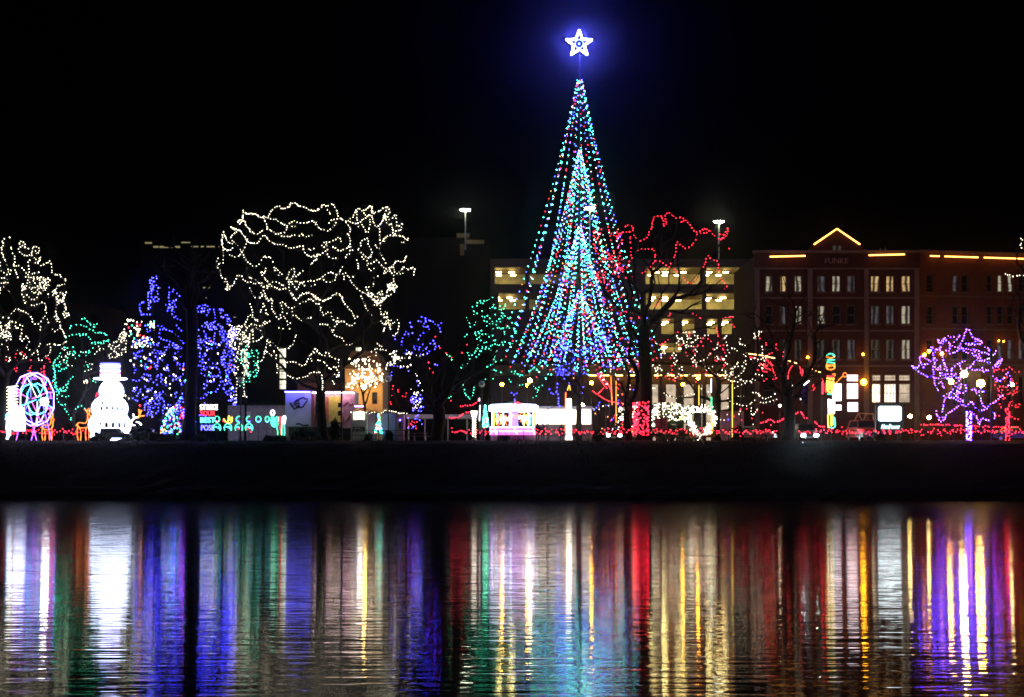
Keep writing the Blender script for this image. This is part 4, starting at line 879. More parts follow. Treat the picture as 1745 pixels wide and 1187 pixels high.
# ---- coil column, gift stack and small figure at the left edge
t = thing('light_column', 'tall column of white coiled rope light left of the wheel', 'light display', (P(19, 0, 146).x, 146, G)); a = MB(); q = P(21, 0, 146).x
a.tube([(q+.5*math.cos(i*.55), 146+.5*math.sin(i*.55), G+1.2+i*.027) for i in range(150)], .035, 4); a.build('coil', WARM, t)
a = MB(); a.tube([(q, 146, G), (q, 146, G+5.2)], .06, 6); a.build('pole', DMETAL, t)
t = thing('light_gift_stack', 'glaring white stacked gift boxes of rope light beside the wheel', 'light display', (P(32, 0, 145.4).x, 145.4, G))
for (xc, ya, yb, wd) in ((32, 714, 733, 7.5), (31, 695, 713, 6)):
    a = MB(); x0, x1 = P(xc-wd, 0, 145.4).x, P(xc+wd, 0, 145.4).x; z0, z1 = P(0, yb, 145.4).z, P(0, ya, 145.4).z; y0, y1 = 145, 145.9
    for X in np.linspace(x0, x1, 6):
        for Y in (y0, y1): a.tube([(X, Y, z0), (X, Y, z1)], .06, 4)
    for Zz in np.linspace(z0, z1, 5): a.tube([(x0, y0, Zz), (x1, y0, Zz), (x1, y1, Zz), (x0, y1, Zz)], .06, 4, closed=True)
    a.build('box', W14, t)
a = MB(); a.tube([(P(32, 0, 145.4).x, 145.4, G), (P(32, 0, 145.4).x, 145.4, P(0, 733, 145.4).z)], .06, 4); a.build('post', DMETAL, t)
t = thing('light_elf', 'white and blue rope light elf figure at the far left edge', 'light display', (P(13, 0, 144.8).x, 144.8, G))
rope(t, 'body', [[(9, 713), (12, 716), (11, 730), (13, 740), (11, 748)], [(17, 713), (16, 728), (15, 742)], [(9, 713), (17, 713)], [(11, 720), (16, 722), (12, 726), (16, 730)]], 144.8, W14, .08, deep=.35)
rope(t, 'hood_ring', [circ(13, 708, 3.4, n=10)], 144.8, RC, .06, deep=.35)
# ---- deer
def deer(label, u0, pl, legs, m, d):
    t = thing('light_deer', label, 'light display', (P(pl[0][0][0], 0, d).x, d, G), 'rope light deer')
    rope(t, 'body', pl, d, m, .042, deep=.16); rope(t, 'legs', legs, d, m, .032, deep=.16)
z = (0, 600, 6.596)
def deer_shape(x, f, k):
    q = lambda u, v: (x+f*u*k, 750+(v-750)*k)
    return ([[q(0, 721), q(4, 718), q(15, 719), q(19, 711), q(19, 704), q(25, 706), q(23, 711), q(22, 722), q(16, 727), q(4, 727), q(0, 721)], [q(20, 704), q(17, 697), q(13, 694)], [q(21, 704), q(23, 697), q(21, 692)], [q(17, 699), q(19, 694)], [q(0, 721), q(-2, 724)]],
            [[q(1, 726), q(0, 738), q(2, 750)], [q(5, 727), q(7, 738), q(6, 750)], [q(16, 727), q(15, 738), q(16, 750)], [q(20, 725), q(21, 738), q(20, 750)]])
deer('orange rope light deer standing right of the ferris wheel display', 0, *deer_shape(71, 1, .82), RO, 145)
deer('red orange rope light deer standing left of the snowman', 0, *deer_shape(131, 1, .95), RO, 144.6)
t = thing('light_reindeer', 'small blue white and orange rope light reindeer right of the snowman', 'light display', (P(232, 0, 145).x, 145, G))
rope(t, 'body', Z(120, 600, 7.42, [(790,780),(800,830),(770,870),(775,920),(810,920)], [(810,830),(850,820)], [(830,880),(870,890),(890,920)]), 145, W6, .06, deep=.3)
rope(t, 'antlers', Z(120, 600, 7.42, [(850,830),(870,780),(860,720)], [(870,780),(895,730)], [(860,810),(930,800)]), 145, RO, .06, deep=.3)
a = MB(); q = P(232, 0, 145).x; a.tube([(q, 145, G), (q, 145, P(0, 724, 145).z)], .04, 4); a.build('post', DMETAL, t)
# ---- multicolour bush tree and the lettered light sign
t = thing('light_bush', 'small domed bush covered with green red and blue bulbs', 'light display', (P(302, 0, 145).x, 145, G))
b = MB(); c = P(302, 748, 145)
for k in range(340):
    u, v = random.uniform(0, 6.283), random.uniform(0, 1); zz = v*M_(55, 145); rad = M_(28, 145)*math.sqrt(max(0, 1-(v*.98)**2))
    ang = math.cos(u); b.octa((c.x+rad*math.cos(u), c.y+rad*math.sin(u)*.9, c.z+zz), .06, random.choices((0, 1, 2, 3), (5, 1, 3, 1) if ang < -.1 else (1, 4, 4, 1) if ang > .35 else (2, 2, 6, 1))[0])
b.build('bulbs', [GREEN, RED, BLUE, AMBER], t)['kind'] = 'stuff'
b = MB()
for k in range(260):
    u, v = random.uniform(0, 6.283), random.uniform(0, 1); rad = M_(25, 145)*math.sqrt(max(0, 1-v*v)); p = Vector((c.x+rad*math.cos(u), c.y+rad*math.sin(u)*.9, c.z+v*M_(52, 145))); e = Vector([random.gauss(0, .22) for _ in range(3)]); f = Vector([random.gauss(0, .22) for _ in range(3)])
    b.poly([p, p+e, p+e+f*.6, p+f])
b.build('foliage', mat('dark_foliage', (.03, .06, .025), .8), t)['kind'] = 'stuff'
t = thing('light_sign', 'four line rope light sign reading from white down to blue', 'sign', (P(355, 0, 145).x, 145, G))
for body, y, m, wd, h_ in (('STRIKE', 694, emis('sign_white', (1, .95, .82), 6), 30, 9), ('YOUR', 704.5, RR, 26, 8), ('BEST', 716, RC, 25, 9), ('POSE', 729, RB, 22, 9)):
    text(t, body, P(356 if y < 700 else 353.5, y, 145), M_(h_, 145), m, 'letters', .05, M_(wd, 145))
a = MB()
for x in (341, 371): q = P(x, 0, 145).x; a.tube([(q, 145.12, G), (q, 145.12, P(0, 688, 145).z)], .035, 4)
for y in (699.5, 710, 722.5, 735): a.tube([P(340, y, 145.12), P(372, y, 145.12)], .025, 4)
a.build('frame', DMETAL, t)
# ---- wire carolers
for k, (x, kind) in enumerate(((369.5, 'round green body beside the lettered sign'), (388, 'orange crown'), (406.7, 'red mitten and open green hood'), (424, 'red boots and tall green hood'), (440, 'round green hood in the middle of the row'), (455, 'slim green hood near the tall angel'))):
    t = thing('light_caroler', 'wire caroler with '+kind, 'light display', (P(x, 0, 145.5).x, 145.5, G), 'row of wire carolers')
    if k == 1: rope(t, 'crown', [[(381, 713), (384, 718), (388, 718), (390, 708), (392, 716), (395, 710), (394, 719), (386, 720)]], 145.5, RY, .07, deep=.2); rope(t, 'scarf', [[(379, 716), (383, 719)]], 145.4, RR, .06)
    else:
        rope(t, 'hood', [circ(x, 714, 4.3 if k < 5 else 3.2, 5, 12, 1.2 if k in (2, 3) else -3.6, 5.0 if k in (2, 3) else 2.6)], 145.5, RG, .055, deep=.2); rope(t, 'face', [[(x-1, 717), (x+2, 719), (x+3, 717)]], 145.4, RB if k else RP, .055)
    if k < 4:
        rope(t, 'body', [circ(x, 729, 6.2, 7.5, 14, 2.6, 6.9)], 145.5, RG, .05, deep=.2); rope(t, 'songbook', [[(x-4, 728), (x-1, 726), (x+1, 729), (x+3, 726), (x+4, 731)]], 145.3, RC, .045)
    if k in (2, 3): rope(t, 'mitten' if k == 2 else 'boots', [[(x-3, 731), (x+1, 730)], [(x+2, 735), (x+5, 736)]] if k == 3 else [[(x-2, 730), (x+1, 731)]], 145.25, RR, .06)
    a = MB(); q = P(x, 0, 145.6).x; a.tube([(q, 145.6, G), (q, 145.6, P(0, 719 if k < 4 else 718, 145.6).z)], .03, 4); a.build('stake', DMETAL, t)
t = thing('light_angel', 'tall green white wire angel at the end of the caroler row', 'light display', (P(465, 0, 145.5).x, 145.5, G))
rope(t, 'body', Z(380, 640, 9.89, [(830,660),(815,720),(810,790),(840,850),(880,850),(870,780),(845,700),(830,660)], [(820,790),(850,780)], [(830,700),(850,840)]), 145.5, RG, .09, deep=.3); rope(t, 'head', [circ(464, 703, 3, 4.2, 10)], 145.5, W6, .08, deep=.3)
a = MB(); q = P(465, 0, 145.6).x; a.tube([(q, 145.6, G), (q, 145.6, P(0, 724, 145.6).z)], .03, 4); a.build('stake', DMETAL, t)
for x, m, lab in ((472, RG, 'small green wire elf between the angel and the trailer'), (477.5, RR, 'small red wire elf beside the trailer corner')):
    t = thing('light_elf', lab, 'light display', (P(x, 0, 145.5).x, 145.5, G)); rope(t, 'head', [circ(x, 714, 2.2, 4.5, 10)], 145.5, m, .06, deep=.2); rope(t, 'body', [[(x-2, 720), (x+2, 722), (x-1, 727), (x+1, 735), (x, 748)]], 145.5, m, .05, deep=.2)
t = thing('light_candle', 'tall green and white rope light candle at the trailer corner', 'light display', (P(482, 0, 144.6).x, 144.6, G))
rope(t, 'candle', [[(480, 748), (480, 724), (484, 724), (484, 748), (480, 748)]], 144.6, RG, .06, .6, deep=.25); rope(t, 'flame', [[(480, 722), (482, 710), (486, 710), (484, 722)]], 144.6, W6, .08, deep=.25); rope(t, 'stripe', [[(479, 712), (480, 730)]], 144.5, RR, .05)
# ---- stage trailer
DTR = 150.0
def X(x, d=DTR): return P(x, 0, d).x
def Zz(y, d=DTR): return P(0, y, d).z
PANEL = mat('white_panel', (.55, .55, .6), .5, 0, .08, 1.5)
t = thing('stage_trailer', 'show trailer with a blue lit panel and red and yellow curtains', 'trailer', (X(545), DTR, G))
a = MB(); a.box(X(485), X(606), DTR+.6, DTR+3.0, Zz(727), Zz(667)+.002); a.build('box', mat('trailer_skin', (.5, .45, .47), .45), t)
a = MB(); a.box(X(485.5), X(529.5), DTR+.3, DTR+.42, Zz(726), Zz(668)); p1 = a.build('side_panel', PANEL, t)
INK = mat('navy_paint', (.02, .02, .07), .6)
a = MB(); zl = (478, 655, 11.31)
for pl in Z(*zl, [(185,350),(225,420),(265,475),(320,440),(430,430),(470,370),(520,310),(520,270),(480,280),(440,245),(380,270),(290,310),(265,350),(290,400)], [(270,330),(360,305)], [(280,375),(370,355)], [(300,420),(370,400)], [(190,350),(250,450)], [(300,760),(370,750),(430,785),(540,780)]): a.tube([P(q[0], q[1], DTR+.29) for q in pl], .09, 4)
a.build('painted_emblem', INK, p1)
a = MB(); a.box(X(530.5), X(535), DTR+.2, DTR+.58, Zz(728), Zz(668)); a.build('door_post', mat('maroon', (.22, .05, .05), .6), t)
a = MB(); a.box(X(538), X(559), DTR+.45, DTR+.55, Zz(719), Zz(676)); a.build('curtain', mat('rust_curtain', (.42, .12, .06), .8, 0, .2), t)
a = MB(); a.box(X(559.5), X(581), DTR+.45, DTR+.55, Zz(722), Zz(675)); a.build('curtain', mat('yellow_curtain', (.62, .5, .08), .8, 0, .15), t)['label'] = 'yellow curtain'
a = MB(); a.box(X(583), X(604), DTR+.3, DTR+.42, Zz(729), Zz(672)); p2 = a.build('side_panel', mat('pink_panel', (.6, .3, .38), .5), t)
a = MB()
for pl in Z(*zl, [(1205,410),(1310,340),(1350,400),(1400,370)], [(1200,530),(1210,740),(1290,690),(1340,600)]): a.tube([P(q[0], q[1], DTR+.29) for q in pl], .08, 4)
a.build('painted_emblem', mat('crimson_paint', (.3, .02, .08), .6), p2)
a = MB(); a.box(X(486), X(529), DTR-.32, DTR-.22, Zz(668.5), Zz(667)); a.build('light_bar', emis('led_bar_blue', (.10, .085, 1.0), 34), t)
a = MB(); a.box(X(533), X(604), DTR-.32, DTR-.22, Zz(669.8), Zz(668.6)); a.build('light_bar', emis('led_bar_white', (.95, .70, .8), 26), t)
a = MB(); a.box(X(485), X(606), DTR-.35, DTR+.6, Zz(666.8), Zz(665.6)); a.build('awning', mat('trailer_skin', (.5, .5, .5)), t)
for x in (500, 514, 590):
    a = MB(); q = X(x); a.tube([(q-.0, DTR+.9, G+.42), (q, DTR+1.2, G+.42)], .42, 12); a.build('wheel', mat('tyre', (.02, .02, .02), .8), t)
a = MB(); a.box(X(490), X(602), DTR+.7, DTR+2.8, G+.5, Zz(727)-.002); a.build('chassis', DMETAL, t)
# ---- ticket booth and sheds
t = thing('ticket_booth', 'gabled white ticket booth with a glowing hatch and a menu board', 'booth', (X(611), 147.5, G)); d = 147.5
x0, x1 = X(599.5, d), X(623.5, d)
a = MB(); a.box(x0, x1, d, d+.1, G, Zz(715, d)); a.build('counter_front', WOODW, t)
a = MB()
for q in (x0, x1-.12): a.box(q, q+.12, d+.002, d+.12, Zz(715, d)+.002, Zz(700, d))
a.box(x0, x1, d+1.6, d+1.7, G, Zz(700, d)); a.box(x0-.1, x0-.002, d+.1, d+1.7, G, Zz(700, d)); a.box(x1+.002, x1+.1, d+.1, d+1.7, G, Zz(700, d)); a.build('wall', WOODW, t)
a = MB(); a.prism([(X(595, d), d-.35, Zz(703, d)), (X(611.5, d), d-.35, Zz(694, d)), (X(643, d), d-.35, Zz(702, d)), (X(643, d), d-.35, Zz(701, d)), (X(611.5, d), d-.35, Zz(692.8, d)), (X(595, d), d-.35, Zz(702, d))], (0, 2.3, 0)); a.build('roof', mat('brown_shingle', (.1, .06, .035)), t)
a = MB(); a.ball((X(612, d), d+.75, Zz(706, d)), .32, 10); a.build('lamp', emis('booth_lamp', (1, .93, .75), 22), t)
a = MB(); a.box(X(601, d), X(621.5, d), d-.04, d-.003, Zz(735, d), Zz(727, d)); mbd = a.build('menu_board', mat('chalk_black', (.03, .03, .028), .8), t)
a = MB()
for k, (u0, u1) in enumerate(((603, 614), (616, 618), (602.5, 608), (610, 619.5))): a.box(X(u0, d), X(u1, d), d-.05, d-.042, Zz((730.5, 730.5, 734, 734)[k], d), Zz((728.5, 728.5, 732, 732)[k], d))
a.build('chalk_lines', mat('chalk', (.75, .75, .7), .8), mbd)
a = MB(); a.box(X(605, d), X(619.5, d), d-.4, d-.3, Zz(693.2, d), Zz(691, d)); a.build('sign_tube', emis('violet_tube', (.5, .25, 1.0), 12), t)
def shed(name, label, xa, xb, y0, m, d, planks, roofm, door=None):
    t = thing(name, label, 'shed', (X((xa+xb)/2, d), d, G)); n = planks; dx = (X(xb, d)-X(xa, d))/n
    for k in range(n):
        a = MB(); a.box(X(xa, d)+k*dx+.012, X(xa, d)+(k+1)*dx-.012, d, d+.06+.02*(k % 2), G+.02, Zz(y0, d)); a.build('plank', m, t)
    a = MB(); a.box(X(xa, d), X(xb, d), d+.082, d+2.2, G, Zz(y0, d)-.02); a.build('wall', m, t)
    a = MB(); a.prism([(X(xa-1.5, d), d-.25, Zz(y0, d)+.004), (X(xb+1.5, d), d-.25, Zz(y0, d)+.004), (X(xb+1.5, d), d-.25, Zz(y0-1.5, d)), (X((xa+xb)/2, d), d-.25, Zz(y0-5, d)), (X(xa-1.5, d), d-.25, Zz(y0-1.5, d))], (0, 2.7, 0)); a.build('roof', roofm, t)
    return t
RF = mat('dark_shingle', (.05, .04, .035), .9)
PINKW = mat('pink_paint', (.58, .26, .34), .65, 0, .12, 2); LILAC = mat('lilac_paint', (.36, .33, .52), .65, 0, .12, 2)
shed('garden_shed', 'pink planked shed wall right of the ticket booth', 625, 639, 705, PINKW, 148.2, 4, RF)
t = shed('garden_shed', 'lilac planked shed under a row of white roof bulbs', 651, 674, 704, LILAC, 148, 6, RF)
a = MB(); q = X(662, 147.7); a.tube([(q, 147.7, Zz(706, 147.7)), (q, 147.7, Zz(694.5, 147.7))], .07, 6); a.build('light_tube', emis('lilac_tube', (.6, .55, 1.0), 7), t)
t = shed('garden_shed', 'narrow salmon shed with a tall slit window and blue lamp', 675.5, 688, 706, mat('salmon_paint', (.62, .27, .25), .65, 0, .1, 2), 148, 4, RF)
a = MB(); a.box(X(680.5, 148), X(683, 148), 147.93, 147.99, Zz(731, 148), Zz(713, 148)); a.build('window', PANES['dark'], t)
a = MB(); a.ball((X(681.7, 147.9), 147.88, Zz(715.5, 147.9)), .1, 8); a.build('lamp', emis('small_blue_lamp', (.12, .1, 1), 10), t)
string('light_string', 'row of white bulbs along the lilac shed roof', [[(648, 704), (656, 700), (662, 698.5), (670, 701), (680, 704), (694, 704.5)]], 147.6, [WARM], sp=.22, depth=lambda x, y, s: 0)
string('light_string', 'row of white bulbs along the booth roof edge', [[(624, 703), (641, 703.5)], [(595, 703.5), (599, 702)]], 147.2, [WARM], sp=.25, depth=lambda x, y, s: 0)
# small lit conifer in a pot between the sheds
def small_conifer(label, xc, y0, y1, wpx, d, mats, wts, n):
    t = thing('potted_conifer', label, 'tree', (X(xc, d), d, G)); c = P(xc, y1, d); H = M_(y1-y0, d); r_ = M_(wpx, d)
    a = MB(); a.tube([(c.x, d, G), (c.x, d, c.z+H*.9)], [.06, .02], 6); a.build('trunk', BARK, t)
    b = MB(); f = MB()
    for k in range(n):
        v = random.random()**1.2; u = random.uniform(0, 6.283); q = r_*(1-.85*v); b.octa((c.x+q*math.cos(u), d+q*math.sin(u), c.z+v*H), .07, random.choices(range(len(mats)), wts)[0])
    for k in range(420):
        v = random.random()**1.2; u = random.uniform(0, 6.283); q = r_*(1-.85*v)*random.uniform(.3, .95); p = Vector((c.x+q*math.cos(u), d+q*math.sin(u), c.z+v*H)); o = Vector((math.cos(u), math.sin(u), -.3))*.28; s_ = Vector((-math.sin(u), math.cos(u), 0))*.06
        f.poly([p-s_, p+s_, p+o])
    f.build('crown', mat('dark_foliage', (.03, .06, .025)), t)['kind'] = 'stuff'; b.build('bulbs', mats, t)['kind'] = 'stuff'
small_conifer('small potted conifer with green and red bulbs between the sheds', 645, 706, 737, 6, 147.3, [GREEN, RED, BLUE], [7, 2, 1], 80)
small_conifer('narrow conifer pillar of sea green bulbs left of the carousel', 827, 690, 727, 5.5, 148, [GREEN, COOL], [8, 1], 120)
# ---- picnic table
t = thing('picnic_table', 'bare wooden picnic table right of the salmon shed', 'picnic table', (X(715, 147), 147, G)); d = 147; PW = mat('weathered_wood', (.42, .25, .2), .8)
for k in range(4): a = MB(); a.box(X(701, d), X(730, d), d+k*.2, d+k*.2+.18, G+.72, G+.76); a.build('plank', PW, t)
for yy in (-.5, 1.15): a = MB(); a.box(X(701, d), X(730, d), d+yy, d+yy+.25, G+.42, G+.46); a.build('bench_plank', PW, t)
for x in (706, 725):
    for s in (-1, 1): a = MB(); q = X(x, d); a.tube([(q, d+.4+.15*s, G+.72), (q, d+.4+.75*s, G)], .045, 4); a.build('leg', PW, t)
# ---- white torch-shaped planters, carousel, tent, candle
def goblet(label, x, ya, d):
    t = thing('light_goblet', label, 'light display', (X(x, d), d, G)); c = P(x, 0, d)
    a = MB(); a.lathe((c.x, d, Zz(ya+13, d)), [(.12, 0), (.22, .25), (.36, .72)], 12); a.build('bowl', emis('goblet_white', (1, .95, .85), 5), t)
    a = MB(); z0, z1 = G+.35, Zz(ya+13, d); n = 60; a.tube([(c.x+.16*math.cos(i*.8), d+.16*math.sin(i*.8), z0+(z1-z0)*i/n) for i in range(n)], .03, 4); a.build('coil', WARM, t)
    a = MB(); a.lathe((c.x, d, G), [(.35, 0), (.3, .1), (.08, .2), (.07, Zz(ya+13, d)-G)], 10); a.build('stem', DMETAL, t)
goblet('glowing white goblet lamp with coiled stem left of the carousel', 808, 700, 146)
t = thing('light_pole', 'slim white rope pole holding red garland left of the carousel', 'light display', (X(817, 147), 147, G)); rope(t, 'tube', [[(817, 678), (817, 683)], [(818, 690), (817, 717)]], 147, W6, .05); a = MB(); q = X(817.5, 147.1); a.tube([(q, 147.1, G), (q, 147.1, Zz(677, 147.1))], .04, 5); a.build('pole', DMETAL, t)
DK = 148.0; kx = X(875, DK); KR = M_(40, DK)
t = thing('light_carousel', 'dazzling rope light carousel with white canopy and pink blue base', 'carousel', (kx, DK, G))
zt_ = Zz(688, DK); zb_ = Zz(727, DK)
a = MB()
for zz, q, mi in ((Zz(700, DK), 1.0, 0), (Zz(697, DK), 1.02, 0), (Zz(693, DK), 1.03, 1), (Zz(690, DK), .97, 0)):
    a.tube([(kx+KR*q*math.cos(i/32*6.2832), DK+KR*q*math.sin(i/32*6.2832), zz) for i in range(32)], .045, 4, closed=True, mi=mi)
for i in range(32):
    u0, u1 = i/32*6.2832, (i+.5)/32*6.2832; pr = lambda u, z: (kx+KR*1.03*math.cos(u), DK+KR*1.03*math.sin(u), z)
    a.tube([pr(u0, Zz(691, DK)), pr(u1, Zz(699.5, DK)), pr((i+1)/32*6.2832, Zz(691, DK))], .05, 4, mi=2 if i % 8 == 5 else 0)
a.build('canopy_fringe', [W14, RC, RR], t)
a = MB(); a.lathe((kx, DK, Zz(692, DK)), [(KR*.98, 0), (KR*.5, .25), (.15, .45)], 24); a.build('canopy', mat('white_canvas', (.7, .7, .72), .7), t)
rope(t, 'pediment', [[(869, 692), (877, 687), (883, 685), (890, 690), (897, 692)], [(876, 692), (883, 688), (889, 692)], [(877, 697), (890, 697)], [(880, 692), (880, 698)], [(886, 692), (886, 698)]], DK-KR-.3, RR, .06)
for i in range(10):
    u = (i+.3)/10*6.2832; a = MB(); q = (kx+KR*.92*math.cos(u), DK+KR*.92*math.sin(u)); a.tube([(*q, zb_), (*q, Zz(700, DK))], .055, 5); a.build('pole', (RY, W6, RR, W14)[i % 4], t)
    # a small wire horse on every pole
    v = (i+.8)/10*6.2832; h0 = Vector((kx+KR*.72*math.cos(v), DK+KR*.72*math.sin(v), zb_+.75+.15*math.sin(i*2))); tg = Vector((-math.sin(v), math.cos(v), 0))
    hp = lambda s, z: h0+tg*s+Vector((0, 0, z)); a = MB()
    a.tube([hp(-.55, .1), hp(-.4, .2), hp(.3, .15), hp(.45, .5), hp(.7, .42), hp(.62, .3)], .06, 4); a.tube([hp(-.45, .2), hp(-.5, -.2), hp(-.35, -.5)], .05, 4); a.tube([hp(.3, .12), hp(.5, -.15), hp(.35, -.45)], .05, 4); a.tube([hp(-.4, -.02), hp(.3, -.05)], .05, 4)
    a.build('horse', (RY, W6, RO, W14, RG)[i % 5], t)
a = MB()
for zz, q, mi in ((Zz(728, DK), 1.0, 0), (Zz(731, DK), 1.0, 1), (Zz(734, DK), 1.0, 0), (Zz(737, DK), 1.0, 2), (Zz(740, DK), 1.0, 1)):
    a.tube([(kx+KR*q*math.cos(i/32*6.2832), DK+KR*q*math.sin(i/32*6.2832), zz) for i in range(32)], .045, 4, closed=True, mi=mi)
for i in range(20): u = i/20*6.2832; a.tube([(kx+KR*math.cos(u), DK+KR*math.sin(u), Zz(728, DK)), (kx+KR*math.cos(u+.15), DK+KR*math.sin(u+.15), Zz(740, DK))], .05, 4, mi=i % 3)
a.build('base_lights', [W14, RP, RB], t)
a = MB(); a.lathe((kx, DK, G), [(KR*.97, 0), (KR*.97, zb_-G-.05)], 24); a.build('platform', mat('platform_violet', (.3, .25, .35), .7), t)
a = MB(); a.lathe((kx, DK, zb_-.05), [(.55, 0), (.45, .4), (.5, 1.9)], 12); a.build('centre_drum', emis('drum_violet', (.5, .3, 1.0), 1.6), t)
t = thing('food_tent', 'long glaring white lit tent counter right of the carousel', 'tent', (X(960, 153), 153, G)); d = 153
TW = emis('tent_glow', (1.0, .88, .72), 3.5); CV = mat('white_canvas', (.7, .7, .72))
a = MB(); a.box(X(912, d), X(1009, d), d+2.2, d+2.3, Zz(722, d), Zz(696, d)); a.build('lit_back_wall', TW, t)
a = MB(); a.prism([(X(909, d), d-.3, Zz(696, d)), (X(1012, d), d-.3, Zz(696, d)), (X(1008, d), d-.3, Zz(692, d)), (X(913, d), d-.3, Zz(692, d))], (0, 3, 0)); a.build('roof', CV, t)
a = MB(); a.box(X(912, d), X(1009, d), d, d+.1, G, Zz(722.5, d)); a.build('counter', mat('tent_counter', (.25, .2, .18), .7), t)
for x in (912.5, 935, 985, 1008): a = MB(); q = X(x, d); a.tube([(q, d+.2, Zz(722.5, d)), (q, d+.2, Zz(696, d)-.002)], .045, 5); a.build('post', WOODW, t)
t = thing('light_candle', 'tall white and orange candle pillar in front of the tent', 'light display', (X(969, 147.5), 147.5, G)); d = 147.5
a = MB(); a.lathe((X(969.5, d), d, G+.1), [(.34, 0), (.34, .3), (.26, .32), (.24, M_(70, d))], 12); a.build('candle', emis('candle_white', (1, .9, .72), 7), t)
rope(t, 'edge_rope', [[(963.5, 736), (964, 668)]], d-.1, RO, .07); rope(t, 'flame', [[(967, 665), (970, 656), (972, 665)]], d, RY, .06)
a = MB(); a.lathe((X(969.5, d), d, G), [(.5, 0), (.5, .1)], 12); a.build('foot', DMETAL, t)
# ---- candy cane, garland fence, arches
t = thing('light_candy_cane', 'leaning red and white rope light candy cane by the cone', 'light display', (X(1045, 148), 148, G)); rope(t, 'cane', Z(860, 560, 7.27, [(1270,740),(1210,660),(1165,580),(1180,545),(1210,560),(1230,620),(1290,700),(1320,760)]), 148, RR, .07, deep=.2); rope(t, 'stripe', Z(860, 560, 7.27, [(1180,600),(1200,570)], [(1210,640),(1235,625)], [(1245,690),(1275,680)]), 147.95, W6, .06); a = MB(); q = P(1040, 664, 148.2); a.tube([(q.x, 148.2, G), q], .04, 4); a.build('stake', DMETAL, t)
t = thing('light_zigzag', 'red rope light zigzag hanging left of the multi stemmed tree', 'light display', (X(1030, 149), 149, G)); rope(t, 'line', Z(860, 560, 7.27, [(1085,765),(1150,805),(1230,730)], [(1160,820),(1280,890),(1420,920)]), 149, RR, .05); a = MB(); q = P(1018, 670, 149.1); a.tube([(q.x, 149.1, G), q], .04, 4); a.build('stake', DMETAL, t)
t = thing('amber_light_post', 'slim amber and red rope post behind the dark stems', 'light display', (X(1050.5, 149), 149, G)); rope(t, 'tube', [[(1050, 645), (1050, 720)], [(1041, 640), (1043, 690)]], 149, RO, .055); a = MB(); q = X(1050, 149.1); a.tube([(q, 149.1, G), (q, 149.1, Zz(645, 149.1))], .04, 4); a.build('pole', DMETAL, t)
FEN = mat('fence_metal', (.05, .045, .045), .5, .4); fd = 141.6
for k, (xa, xb) in enumerate(((-20, 150), (600, 735), (765, 1020), (1020, 1330), (1355, 1580), (1580, 1770))):
    where = ('along the far left displays', 'in front of the sheds', 'in front of the carousel', 'below the white hoop', 'in front of the hotel shops', 'under the purple tree')[k]
    t = thing('railing', 'low dark metal railing '+where, 'fence', (X((xa+xb)/2, fd), fd, G), 'railings along the bank'); n = max(2, int((xb-xa)/42))
    for i in range(n+1): a = MB(); q = X(xa+(xb-xa)*i/n, fd); a.box(q-.04, q+.04, fd-.04, fd+.04, G-.3, G+.98); a.build('post', FEN, t)
    for zz in (.45, .9): a = MB(); a.box(X(xa, fd), X(xb, fd), fd-.02, fd+.02, G+zz, G+zz+.05); a.build('rail', FEN, t)
    if k == 1: continue
    step = 12; pl = [(x, 733.5+2.2*math.sin(x*.35)+random.uniform(-1, 1)) for x in range(int(xa)+4, int(xb)-2, step//2)]
    string('garland', 'red bulb garland on the railing '+where, [pl]+([[(x, y+3.0+random.uniform(-1, 1)) for x, y in pl]]), fd-.1, [RED], sp=.3, r=.048, jit=.09, depth=lambda x, y, s: 0, group='red garlands on the railings')
for lab, pl, d in (('red bulb garland swinging left of the goblet lamp', [(785, 692), (800, 690), (812, 685), (817, 678)], 147), ('red bulb garland tied low beside the goblet lamp', [(765, 712), (780, 711), (792, 703), (805, 703)], 147.5), ('red bulb garland tent shape left of the headlights', Z(1240, 560, 5.936, [(660,880),(700,850),(745,845),(770,880),(800,905)])[0], 147),
        ('red bulb garland sagging toward the toy soldier', Z(1240, 560, 5.936, [(880,950),(930,980),(1000,995)])[0], 147), ('red bulb garland on the posts right of the yellow pole', Z(1240, 560, 5.936, [(330,950),(380,940),(425,915),(470,935),(520,935),(570,905)])[0], 147), ('second red garland behind the purple trunk', [(1567, 724), (1600, 723), (1640, 725), (1690, 727), (1738, 727)], 156)):
    string('garland', lab, [pl], d, [RED], sp=.22, r=.055, depth=lambda x, y, s: 0)
string('light_string', 'scatter of amber and white bulbs low behind the dark stems', scrib(1012, 664, 1100, 740, 40, 6, 3), 152, [AMBER, WARM, RED], [4, 3, 3], depth=lambda x, y, s: s*2, sp=.4)
string('light_string', 'scatter of white and red bulbs low right of the hoop', scrib(1225, 690, 1330, 738, 30, 7, 3), 150, [WARM, RED, BLUE], [4, 4, 1], depth=lambda x, y, s: s*2, sp=.4)
